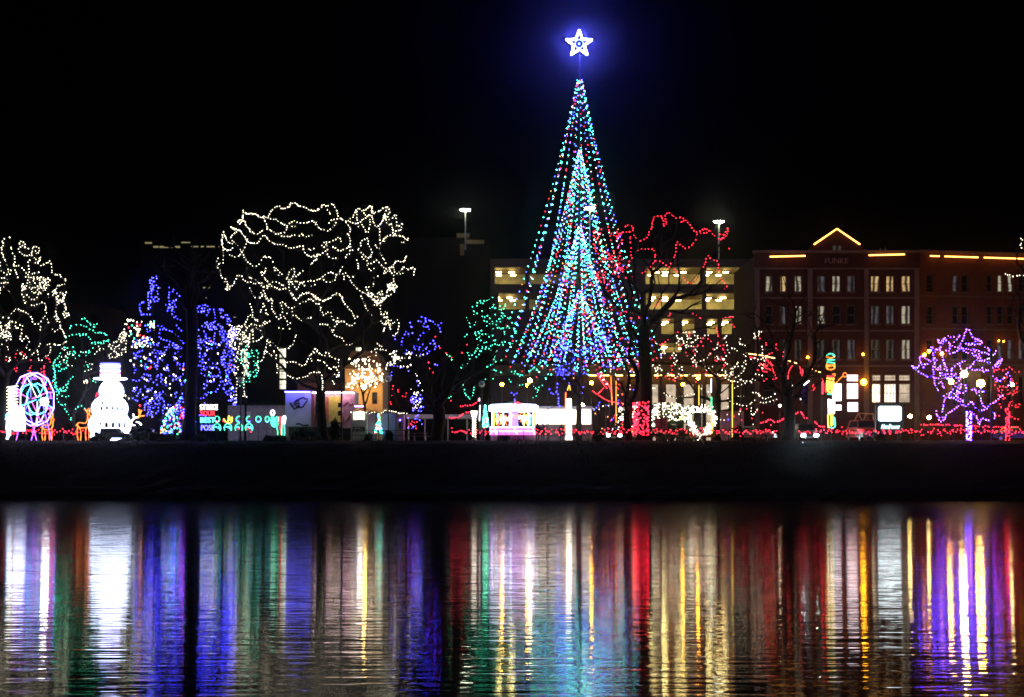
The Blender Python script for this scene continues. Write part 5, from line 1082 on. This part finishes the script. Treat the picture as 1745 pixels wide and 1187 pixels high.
# white hedge and the white hoop
b = scrib(1106, 686, 1178, 716, 60, 22, 4)+scrib(1106, 706, 1122, 728, 14, 22, 4)
string('light_string', 'dense white bulb mass on the hedge right of the red trunk', b, 147.5, [WARM], sp=.3, r=.06, depth=lambda x, y, s: s*1.0)
hm = MB()
for k in range(700):
    p = P(random.uniform(1106, 1178), random.uniform(690, 745), 147.5+random.uniform(-.6, 1.5)); e = Vector([random.gauss(0, .2) for _ in range(3)]); f = Vector([random.gauss(0, .2) for _ in range(3)]); hm.poly([p, p+e, p+e+f*.5, p+f])
one('hedge', hm, mat('dark_foliage', (.03, .06, .025)), 'dark hedge behind the blue notice board and parked cars', 'hedge')
wb = scrib(1054, 690, 1072, 722, 10, 30, 4)+scrib(1078, 690, 1086, 712, 4, 20, 4)
string('light_string', 'white bulb tangle behind the dark stems left of the red trunk', wb, 149, [WARM], sp=.25, depth=lambda x, y, s: s)
t = thing('light_hoop', 'big white bulb hoop standing right of the notice board', 'light display', (X(1197, 146.5), 146.5, G))
hp = MB(); c = P(1195, 716, 146.5); n = 330
for k in range(n):
    u = random.uniform(0, 6.283); q = random.gauss(1, .16)+.12*math.sin(3*u); hp.octa((c.x+M_(21, 146.5)*q*math.cos(u), 146.5+random.gauss(0, .15), c.z+M_(22, 146.5)*q*math.sin(u)), .055, 0)
hp.build('bulbs', [WARM], t)['kind'] = 'stuff'
a = MB(); a.tube([(c.x+M_(21, 146.5)*math.cos(i/24*6.2832), 146.5, c.z+M_(22, 146.5)*math.sin(i/24*6.2832)) for i in range(24)], .04, 5, closed=True); a.tube([(c.x, 146.5, G), (c.x, 146.5, c.z-M_(22, 146.5))], .05, 5); a.build('frame', DMETAL, t)
a = MB(); a.box(X(1199, 145.5), X(1218, 145.5), 145.5, 145.9, Zz(745, 145.5), Zz(740.5, 145.5)); one('planter_box', a, mat('orange_box', (.6, .3, .05), .6), 'long orange planter box below the white hoop', 'planter')
# neon poles
for x, y0, y1, m, lab in ((1212, 645, 668, W14, 'white and sea green neon pole right of the hoop'), (1248, 648, 752, RY, 'tall yellow rope light pole before the pink shed'), (1191, 656, 690, RY, 'short yellow rope light pole under the amber globe')):
    t = thing('light_pole', lab, 'light display', (X(x, 146), 146, G)); rope(t, 'tube', [[(x, y0), (x, y1)]], 146, m, .045, 8)
    if x == 1212: rope(t, 'tube', [[(x+.5, 676), (x+.5, 700)]], 146, RG, .08, 8); rope(t, 'tube', [[(x+1, 700), (x+1, 738)]], 146, RY, .09, 8)
    a = MB(); q = X(x, 146.15); a.tube([(q, 146.15, G), (q, 146.15, Zz(y0, 146.15))], .05, 5); a.build('pole', DMETAL, t)
shed('garden_shed', 'pink shed behind the tall yellow rope pole', 1229, 1268, 700, mat('rose_paint', (.5, .25, .28), .7, 0, .15, 2), 152, 8, RF)
small_conifer('little conifer with yellow and green bulbs left of the hoop', 1165, 700, 714, 5, 146.8, [YELL, GREEN], [3, 2], 40)
# overhead red and gold display
t = thing('sleigh_light_display', 'gold line with red rope sleigh shapes strung above the street', 'light display', (X(1330, 150), 150, G)); z = (1240, 560, 5.936)
rope(t, 'gold_line', Z(*z, [(200,250),(360,270)], [(380,280),(490,298)], [(575,315),(640,330)], [(675,340),(700,350)], [(820,395),(860,408)], [(890,425),(940,440)]), 150, emis('rope_gold', (1, .55, .2), 7), .06)
rope(t, 'sleigh', Z(*z, [(340,430),(380,350),(400,300),(410,360),(350,400)], [(430,330),(470,450)], [(380,400),(430,405)], [(350,430),(410,435)], [(215,285),(290,295)], [(415,340),(460,370)], [(565,350),(610,355)]), 150, RR, .05)
rope(t, 'reindeer_arcs', Z(*z, [(610,510),(615,450),(635,400),(655,375)], [(735,365),(755,400),(760,440),(750,475)], [(728,380),(740,420),(738,455)], [(845,620),(870,560)], [(865,625),(885,585)], [(820,430),(800,460)]), 150, RR, .05)
rope(t, 'runner', Z(*z, [(770,570),(825,525)]), 150, W6, .09)
a = MB(); p0, p1 = P(1262, 598, 150.1), P(1400, 634, 150.1); a.tube([p0, p1], .03, 4)
for p in (p0, p1): a.tube([(p.x, p.y, G), p], .06, 5)
a.build('support_wire', DMETAL, t)
# toy soldier
t = thing('light_toy_soldier', 'tall rope light toy soldier in green yellow and red', 'light display', (X(1417, 147), 147, G)); z = (1360, 580, 6.595)
rope(t, 'hat', Z(*z, [(330,165),(360,145),(400,155),(415,175)], [(325,215),(415,215)], [(330,240),(415,250)]), 147, RG, .06, deep=.4); rope(t, 'face', Z(*z, [(325,180),(370,195),(415,180)], [(330,260),(330,310),(370,325),(412,310),(412,262)], [(340,290),(400,285)], [(335,275),(410,275)]), 147, RO, .065, deep=.4)
rope(t, 'coat', Z(*z, [(335,415),(335,560),(395,560),(400,415)], [(355,420),(355,555)], [(378,420),(378,555)], [(340,500),(400,500)]), 147, RY, .07, deep=.4); rope(t, 'collar', Z(*z, [(330,395),(370,405),(410,390)], [(280,430),(280,600)], [(315,480),(315,580)]), 147, RR, .06, deep=.3)
rope(t, 'drumstick', Z(*z, [(410,495),(460,440),(505,395)], [(505,390),(510,365),(530,360),(548,375),(545,400),(525,410),(505,395)], [(385,380),(415,372),(412,400)]), 146.9, RO, .055)
rope(t, 'legs', Z(*z, [(345,660),(350,820)], [(380,670),(380,820)], [(410,680),(408,820)], [(340,660),(410,680)]), 147, W6, .05, deep=.3); rope(t, 'boots', Z(*z, [(340,830),(345,980)], [(345,830),(400,835)], [(375,840),(378,960)], [(392,850),(392,950)], [(345,580),(400,590)]), 147, RY, .06, deep=.3); rope(t, 'boot_soles', Z(*z, [(345,975),(415,970),(412,860)], [(335,600),(390,605)]), 147, RG, .055, deep=.3)
a = MB(); q = X(1416, 147.5); a.tube([(q, 147.5, G), (q, 147.5, Zz(603, 147.5))], .06, 5); a.build('pole', DMETAL, t)
# electronic sign
t = thing('electronic_sign', 'blank white electronic sign above a line of pale letters', 'sign', (X(1516, 146.5), 146.5, G)); d = 146.5
CAB = mat('teal_cabinet', (.05, .09, .11), .5)
a = MB(); a.box(X(1493, d), X(1540, d), d+.05, d+.5, Zz(737, d), Zz(687, d)); a.build('cabinet', CAB, t)
a = MB(); xs = (X(1497, d), X(1536, d)); zs = (Zz(717, d), Zz(692, d)); q = .13
a.prism([(xs[0]+q, d, zs[0]), (xs[1]-q, d, zs[0]), (xs[1], d, zs[0]+q), (xs[1], d, zs[1]-q), (xs[1]-q, d, zs[1]), (xs[0]+q, d, zs[1]), (xs[0], d, zs[1]-q), (xs[0], d, zs[0]+q)], (0, .048, 0)); a.build('screen', emis('screen_white', (.82, .95, 1.0), 6), t)
text(t, 'AltraPower', (X(1517.5, d), d, Zz(727, d)), M_(8, d), emis('sign_letters', (.55, 1.0, .95), 3.5), 'letters', .03, M_(32, d))
for x in (1498, 1534): a = MB(); q = X(x, d); a.box(q-.15, q+.15, d+.1, d+.4, G-.1, Zz(737, d)-.002); a.build('post', CAB, t)
# notice board
t = thing('notice_board', 'pale blue notice board with dark lines right of the red trunk', 'sign', (X(1127, 145.2), 145.2, G)); d = 145.2
a = MB(); a.box(X(1116, d), X(1137.5, d), d, d+.06, Zz(731, d), Zz(712.5, d)); bd = a.build('board', mat('pale_blue_board', (.42, .6, .68), .6), t)
a = MB()
for y, u0, u1 in ((714.5, 1118, 1136), (719, 1118, 1135), (722.5, 1118, 1124), (722.5, 1128, 1134), (727, 1118, 1135)): a.box(X(u0, d), X(u1, d), d-.012, d-.003, Zz(y+1.4, d), Zz(y, d))
a.build('text_lines', mat('navy_paint', (.02, .02, .07)), bd)
for x in (1118, 1136): a = MB(); q = X(x, d); a.box(q-.04, q+.04, d+.062, d+.14, G-.1, Zz(712, d)); a.build('post', DMETAL, t)
# ---- street lamps
def street_lamp(label, x, y, d, r, m, group=None):
    t = thing('street_lamp', label, 'street lamp', (X(x, d), d, G), group); c = P(x, y, d)
    a = MB(); a.lathe((c.x, d, G), [(.16, 0), (.15, .4), (.07, .6), (.055, c.z-G-r-.02)], 8); a.build('pole', DMETAL, t)
    a = MB(); a.lathe((c.x, d, c.z-r-.08), [(.1, 0), (r*.7, .09)], 8); a.build('collar', DMETAL, t)
    a = MB(); a.ball(c, r, 12); a.build('lamp_globe', m, t, True)
    a = MB(); a.lathe((c.x, d, c.z+r*.96), [(.1, 0), (.07, .1), (.01, .2)], 8); a.build('finial', DMETAL, t)
LA = emis('globe_amber', (1.0, .38, .010), 150); LW = emis('globe_white', (1.0, .72, .22), 90)
for x, y, d, r, m, lab in ((620, 659, 163, .26, emis('globe_orange_strong', (1, .5, .1), 300), 'amber globe street lamp lighting the ochre house'), (855.5, 654.5, 160, .18, LA, 'amber globe street lamp above the left half of the carousel'), (898, 656, 160, .15, LA, 'amber globe street lamp above the right of the carousel'), (903, 648, 163, .22, LW, 'white globe street lamp just above the amber one by the carousel'), (1008, 652, 160, .17, LA, 'amber globe street lamp beside the candy cane'),
        (1163.5, 654.5, 158, .16, LA, 'lower amber globe street lamp left of the white hoop'), (1189.5, 644, 158, .17, LA, 'higher amber globe street lamp over the short yellow pole'), (1621, 650, 154, .28, emis('globe_tree_left', (1, .40, .02), 330), 'left amber globe lamp glowing inside the purple tree'), (1643, 637, 156, .34, emis('globe_tree_top', (1, .62, .12), 380), 'top white globe lamp glowing inside the purple tree'), (1671, 653, 153, .38, emis('globe_gold', (1, .46, .02), 430), 'right golden globe lamp glowing inside the purple tree'),
        (992, 691, 160, .26, LW, 'low white globe lamp above the tent'), (1551, 709, 165, .2, LW, 'small low white lamp right of the electronic sign'), (1583, 711, 165, .2, LW, 'small low white lamp left of the purple trunk'), (1725, 655, 158, .18, LW, 'small white lamp behind the slim red tree'), (146, 650, 165, .2, emis('globe_dim', (1, .8, .5), 20), 'small pale lamp left of the snowman hat'), (1329, 691, 162, .14, emis('globe_dim', (1, .8, .5), 20), 'tiny pale lamp right of the pink shed')):
    street_lamp(lab, x, y, d, r, m)
def dark_lamp(label, x, y, d):
    t = thing('street_lamp', label, 'street lamp', (X(x, d), d, G)); c = P(x, y, d)
    a = MB(); a.lathe((c.x, d, G), [(.15, 0), (.07, .5), (.055, c.z-G-.3)], 8); a.build('pole', DMETAL, t)
    a = MB(); a.ball(c, .3, 12); a.build('lamp_globe', mat('unlit_globe', (.6, .6, .62), .3), t, True)
dark_lamp('unlit globe street lamp right of the dark spreading tree', 821, 654, 145); dark_lamp('unlit globe street lamp beside the white drips', 410, 647, 144.5); dark_lamp('unlit globe street lamp left of the red bush', 662, 645, 146)
for x, y0, lab in ((582, 610, 'dark pole with two signal boxes before the trailer'), (1127, 640, 'slim dark pole in front of the notice board'), (1690, 570, 'slim dark pole left of the slim red tree')):
    t = thing('dark_pole', lab, 'pole', (X(x, 143.2), 143.2, G)); a = MB(); q = X(x, 143.2); a.tube([(q, 143.2, G-.1), (q, 143.2, Zz(y0, 143.2))], [.11, .07], 8); a.build('pole', DMETAL, t)
    if x == 582:
        for y in (686, 700): a = MB(); a.box(q-.32, q-.09, 143.05, 143.35, Zz(y+8, 143.2), Zz(y, 143.2)); a.build('signal_box', DMETAL, t)
# ---- cars
def car(label, x, d, yaw, paint, lit=None, kind='car', scale=1.0, hl_r=.11):
    t = thing('parked_car' if not lit else 'car', label, 'car', (0, 0, 0)); L_, W_, H_ = (4.5, 1.8, 1.45) if kind == 'car' else (5.0, 1.95, 1.85)
    hb = .95 if kind == 'car' else 1.15
    # the front of the car faces -y
    prof = [(-L_/2, .35), (-L_/2+.02, .72), (-L_/2+.25, hb-.12), (-.75, hb), (L_/2-.3, hb), (L_/2, hb-.2), (L_/2, .38)]
    a = MB(); a.prism([(-W_/2, y, z) for y, z in prof], (W_, 0, 0)); body = a.build('body', paint, t)
    cab = [(-.85, hb+.002), (-.15, H_), (L_/2-(1.1 if kind == 'car' else .25), H_), (L_/2-.15, hb+.002)]
    a = MB(); k = len(a.v)
    for s, ins in ((-1, .0), (1, .0)):
        for y, z in cab: a.v.append((s*(W_/2-.06-(.2 if z > hb+.1 else 0)), y, z))
    for f in ((0, 1, 2, 3), (7, 6, 5, 4), (0, 4, 5, 1), (1, 5, 6, 2), (2, 6, 7, 3), (3, 7, 4, 0)): a.f.append(f); a.m.append(0)
    a.build('cabin', paint, t)
    def quad(pts, off):
        g = MB(); g.prism(pts, off); g.build('window', PANES['dark'], t)
    e = .01; y0, z0, y1, z1 = -.85+.06, hb+.06, -.15-.04, H_-.07; wx0, wx1 = W_/2-.16, W_/2-.32
    quad([(-wx0, y0-.03, z0), (wx0, y0-.03, z0), (wx1, y1-.03, z1), (-wx1, y1-.03, z1)], (0, -e, e))
    for s in (-1, 1):
        ya, yb = -.45, L_/2-.55; quad([(s*(W_/2-.065), ya-.2, hb+.08), (s*(W_/2-.075), yb, hb+.08), (s*(W_/2-.235), yb-.3, H_-.1), (s*(W_/2-.235), ya+.25, H_-.1)], (s*.012, 0, .004))
        for y in (-L_/2+.85, L_/2-.85): g = MB(); g.tube([(s*(W_/2-.2), y, .33), (s*(W_/2+.02), y, .33)], .33, 14); wl_ = g.build('wheel', mat('tyre', (.02, .02, .02)), t); g = MB(); g.tube([(s*(W_/2+.021), y, .33), (s*(W_/2+.03), y, .33)], .19, 10); g.build('rim', mat('alloy', (.4, .4, .42), .3, .8), wl_)
        g = MB(); g.lathe((s*(W_/2-.32), -L_/2-.03, .62), [(hl_r*.6, -hl_r), (hl_r, -.02), (hl_r, .02), (hl_r*.6, hl_r)], 8, 0, 1.5, .6); g.build('headlight', lit or mat('headlight_glass', (.8, .8, .8), .15), t)
    g = MB(); g.box(-W_/2+.05, W_/2-.05, -L_/2-.08, -L_/2-.002, .36, .5); g.build('bumper', mat('bumper_grey', (.25, .25, .26), .5), t)
    g = MB(); g.box(-.45, .45, -L_/2-.03, -L_/2-.004, .53, .7); g.build('grille', mat('grille_black', (.02, .02, .02), .4), t)
    g = MB(); g.box(-.26, .26, -L_/2-.095, -L_/2-.082, .38, .48); g.build('number_plate', mat('plate_white', (.75, .75, .72), .5), t)
    t.location = (X(x, d), d, G); t.rotation_euler = (0, 0, R(yaw)); t.scale = (scale,)*3; return t
HL = emis('headlight_beam', (.70, .92, 1.0), 420); HLs = emis('headlight_small', (.9, .95, 1.0), 30)
CARW = mat('white_paint', (.7, .7, .7), .3, 0, .03); CARR = mat('red_paint', (.42, .03, .02), .3, 0, .05); CARD = mat('black_paint', (.015, .015, .018), .3, 0, .05)
car('oncoming pickup with two glaring headlights before the dark forked tree', 1372, 158, 0, CARD, HL, 'suv', 1.0, .15)
car('red car with pale lamps parked left of the electronic sign', 1474, 153, 4, CARR, None, 'suv', 1.15, .22)
car('dark car with small bright headlights behind the multi stemmed tree', 1041, 157, 5, CARD, HLs, 'car', 1.0, .14)
car('white car parked behind the notice board', 1119, 149.5, 78, CARW); car('dark red car parked left of the white hoop', 1150, 149.2, 70, CARR)
car('black car in silhouette under the snowman', 199, 143.6, 82, CARD, None, 'suv', .62); car('black car in silhouette left of the domed bush', 256, 143.8, 85, CARD, None, 'suv', .62)
car('dark car with a pale windscreen right of the yellow pole', 1281, 150, 70, mat('silver_paint', (.4, .4, .42), .3, .3, .05)); car('dark blue car at the right edge behind the red trunk', 1733, 156, 60, mat('navy_car', (.02, .03, .08), .3, 0, .05))
t = thing('timber_frame', 'bare timber trestle behind the red car', 'trestle', (X(1474, 156), 156, G))
for pl in ([(1455, 718), (1463, 704)], [(1463, 704), (1488, 705)], [(1463, 705), (1470, 718)], [(1470, 718), (1476, 706)], [(1488, 705), (1490, 745)], [(1455, 718), (1455, 745)]): a = MB(); a.tube([P(*q, 156) for q in pl], .07, 4); a.build('beam', mat('amber_timber', (.5, .3, .12), .8), t)
# ---- people standing by the tent, railing bushes
def person(label, x, d, h, yaw, coat, pose=0.0):
    sk = [((0, 0, .50), .13, .10), ((0, 0, .62), .13, .095), ((0, 0, .76), .145, .10), ((0, 0, .83), .07, .06), ((0, 0, .87), .045, .045), ((0, -.005, .925), .058, .066), ((0, 0, .985), .045, .05),
          ((-.06, 0, .47), .075, .075), ((-.065, -.03+pose, .26), .055, .055), ((-.065, pose, .04), .036, .04), ((-.068, pose-.06, .015), .03, .025), ((.06, 0, .47), .075, .075), ((.065, -.02-pose, .26), .055, .055), ((.065, -pose, .04), .036, .04), ((.068, -pose-.06, .015), .03, .025),
          ((-.12, 0, .79), .05, .05), ((-.15, .01, .63), .042, .042), ((-.13, -.08, .50), .034, .034), ((-.12, -.12, .47), .03, .03), ((.12, 0, .79), .05, .05), ((.15, .01, .63), .042, .042), ((.14, -.05, .48), .034, .034), ((.14, -.07, .43), .03, .03)]
    ed = [(0, 1), (1, 2), (2, 3), (3, 4), (4, 5), (5, 6), (0, 7), (7, 8), (8, 9), (9, 10), (0, 11), (11, 12), (12, 13), (13, 14), (2, 15), (15, 16), (16, 17), (17, 18), (2, 19), (19, 20), (20, 21), (21, 22)]
    me = bpy.data.meshes.new('person'); me.from_pydata([Vector(s[0])*h for s in sk], ed, []); o = bpy.data.objects.new('person', me); col.objects.link(o)
    o.modifiers.new('s', 'SKIN'); o.modifiers.new('u', 'SUBSURF').levels = 1
    for i, v in enumerate(me.skin_vertices[0].data): v.radius = (sk[i][1]*h*.95, sk[i][2]*h*.95); v.use_root = (i == 0)
    dg = bpy.context.evaluated_depsgraph_get(); m2 = bpy.data.meshes.new_from_object(o.evaluated_get(dg)); bpy.data.objects.remove(o)
    m2.materials.clear(); m2.materials.append(coat); o = bpy.data.objects.new('person', m2); col.objects.link(o)
    for p in m2.polygons: p.use_smooth = True
    o.location = (X(x, d), d, G); o.rotation_euler = (0, 0, R(yaw)); tag(o, label, 'person', 'people standing near the carousel'); return o
COAT = mat('dark_coat', (.03, .03, .04), .9); 
for x, d, h, yaw, lab, ps in ((925, 151.5, 1.78, 170, 'person in a dark coat at the tent just right of the carousel', .02), (957, 151.6, 1.76, 160, 'person in a dark coat at the tent left of the candle', -.02), (980, 151.4, 1.5, 190, 'shorter person in a dark coat right of the candle', .0), (916, 146.0, 1.72, 20, 'person in dark clothes standing at the right side of the carousel', .03)): person(lab, x, d, h, yaw, COAT, ps)
def bush(label, xc, yt, wpx, d):
    f = MB(); c = P(xc, 750, d); H = P(0, yt, d).z-G; r_ = M_(wpx/2, d)
    for k in range(520):
        u, v, q = random.uniform(0, 6.283), random.random(), random.random()**.4; p = Vector((c.x+r_*q*math.cos(u)*math.sqrt(1-v*v*.9), d+r_*q*math.sin(u)*math.sqrt(1-v*v*.9), G+v*H*random.uniform(.8, 1.05))); e = Vector([random.gauss(0, .13) for _ in range(3)]); g = Vector([random.gauss(0, .13) for _ in range(3)]); f.poly([p, p+e, p+e+g*.6, p+g])
    t = thing('bush', label, 'bush', (c.x, d, G)); f.build('foliage', mat('dark_foliage', (.03, .06, .025)), t)['kind'] = 'stuff'; a = MB(); a.tube([(c.x, d, G-.1), (c.x, d, G+H*.7)], [.06, .02], 5); a.build('stem', BARK, t)
bush('small dark round bush in front of the yellow curtain', 571, 716, 15, 143); bush('dark bush at the foot of the ticket booth', 628, 742, 8, 142.3); bush('dark bush at the foot of the lilac shed', 663, 736, 10, 142.3); bush('dark bush right of the tall yellow pole', 1258, 728, 16, 143); bush('dark mound of bush under the trailer chassis', 520, 732, 60, 142.6); bush('dark low bush left of the domed bulb bush', 240, 738, 26, 142.4)
for xb, yt, wp2, lab in ((172, 741, 34, 'dark bush on the bank crest below the snowman'), (283, 743, 30, 'dark bush on the bank crest below the domed bulb bush'), (342, 744, 36, 'dark bush on the bank crest below the lettered sign'), (470, 745, 40, 'dark bush on the bank crest left of the trailer'), (860, 745, 18, 'dark bush on the bank crest below the carousel'), (1018, 738, 14, 'dark upright bush on the bank crest right of the tent'), (1500, 741, 16, 'dark bush on the bank crest below the electronic sign')): bush(lab, xb, yt, wp2, 140.8)
# ------------------------------------------------------------------ thin haze added round everything; its halos stand in for lens glare
hm_ = MB(); hm_.box(-330, 330, -12, 262, -2, 52)
hmat = bpy.data.materials.new('glare_haze'); hmat.use_nodes = True; nt = hmat.node_tree; nt.nodes.clear()
o_ = nt.nodes.new('ShaderNodeOutputMaterial'); pv_ = nt.nodes.new('ShaderNodeVolumePrincipled')
pv_.inputs['Color'].default_value = (.9, .93, 1, 1); pv_.inputs['Density'].default_value = 0.00014; pv_.inputs['Anisotropy'].default_value = 0.98
nt.links.new(pv_.outputs[0], o_.inputs['Volume'])
tag(hm_.build('haze', hmat), kind='stuff')
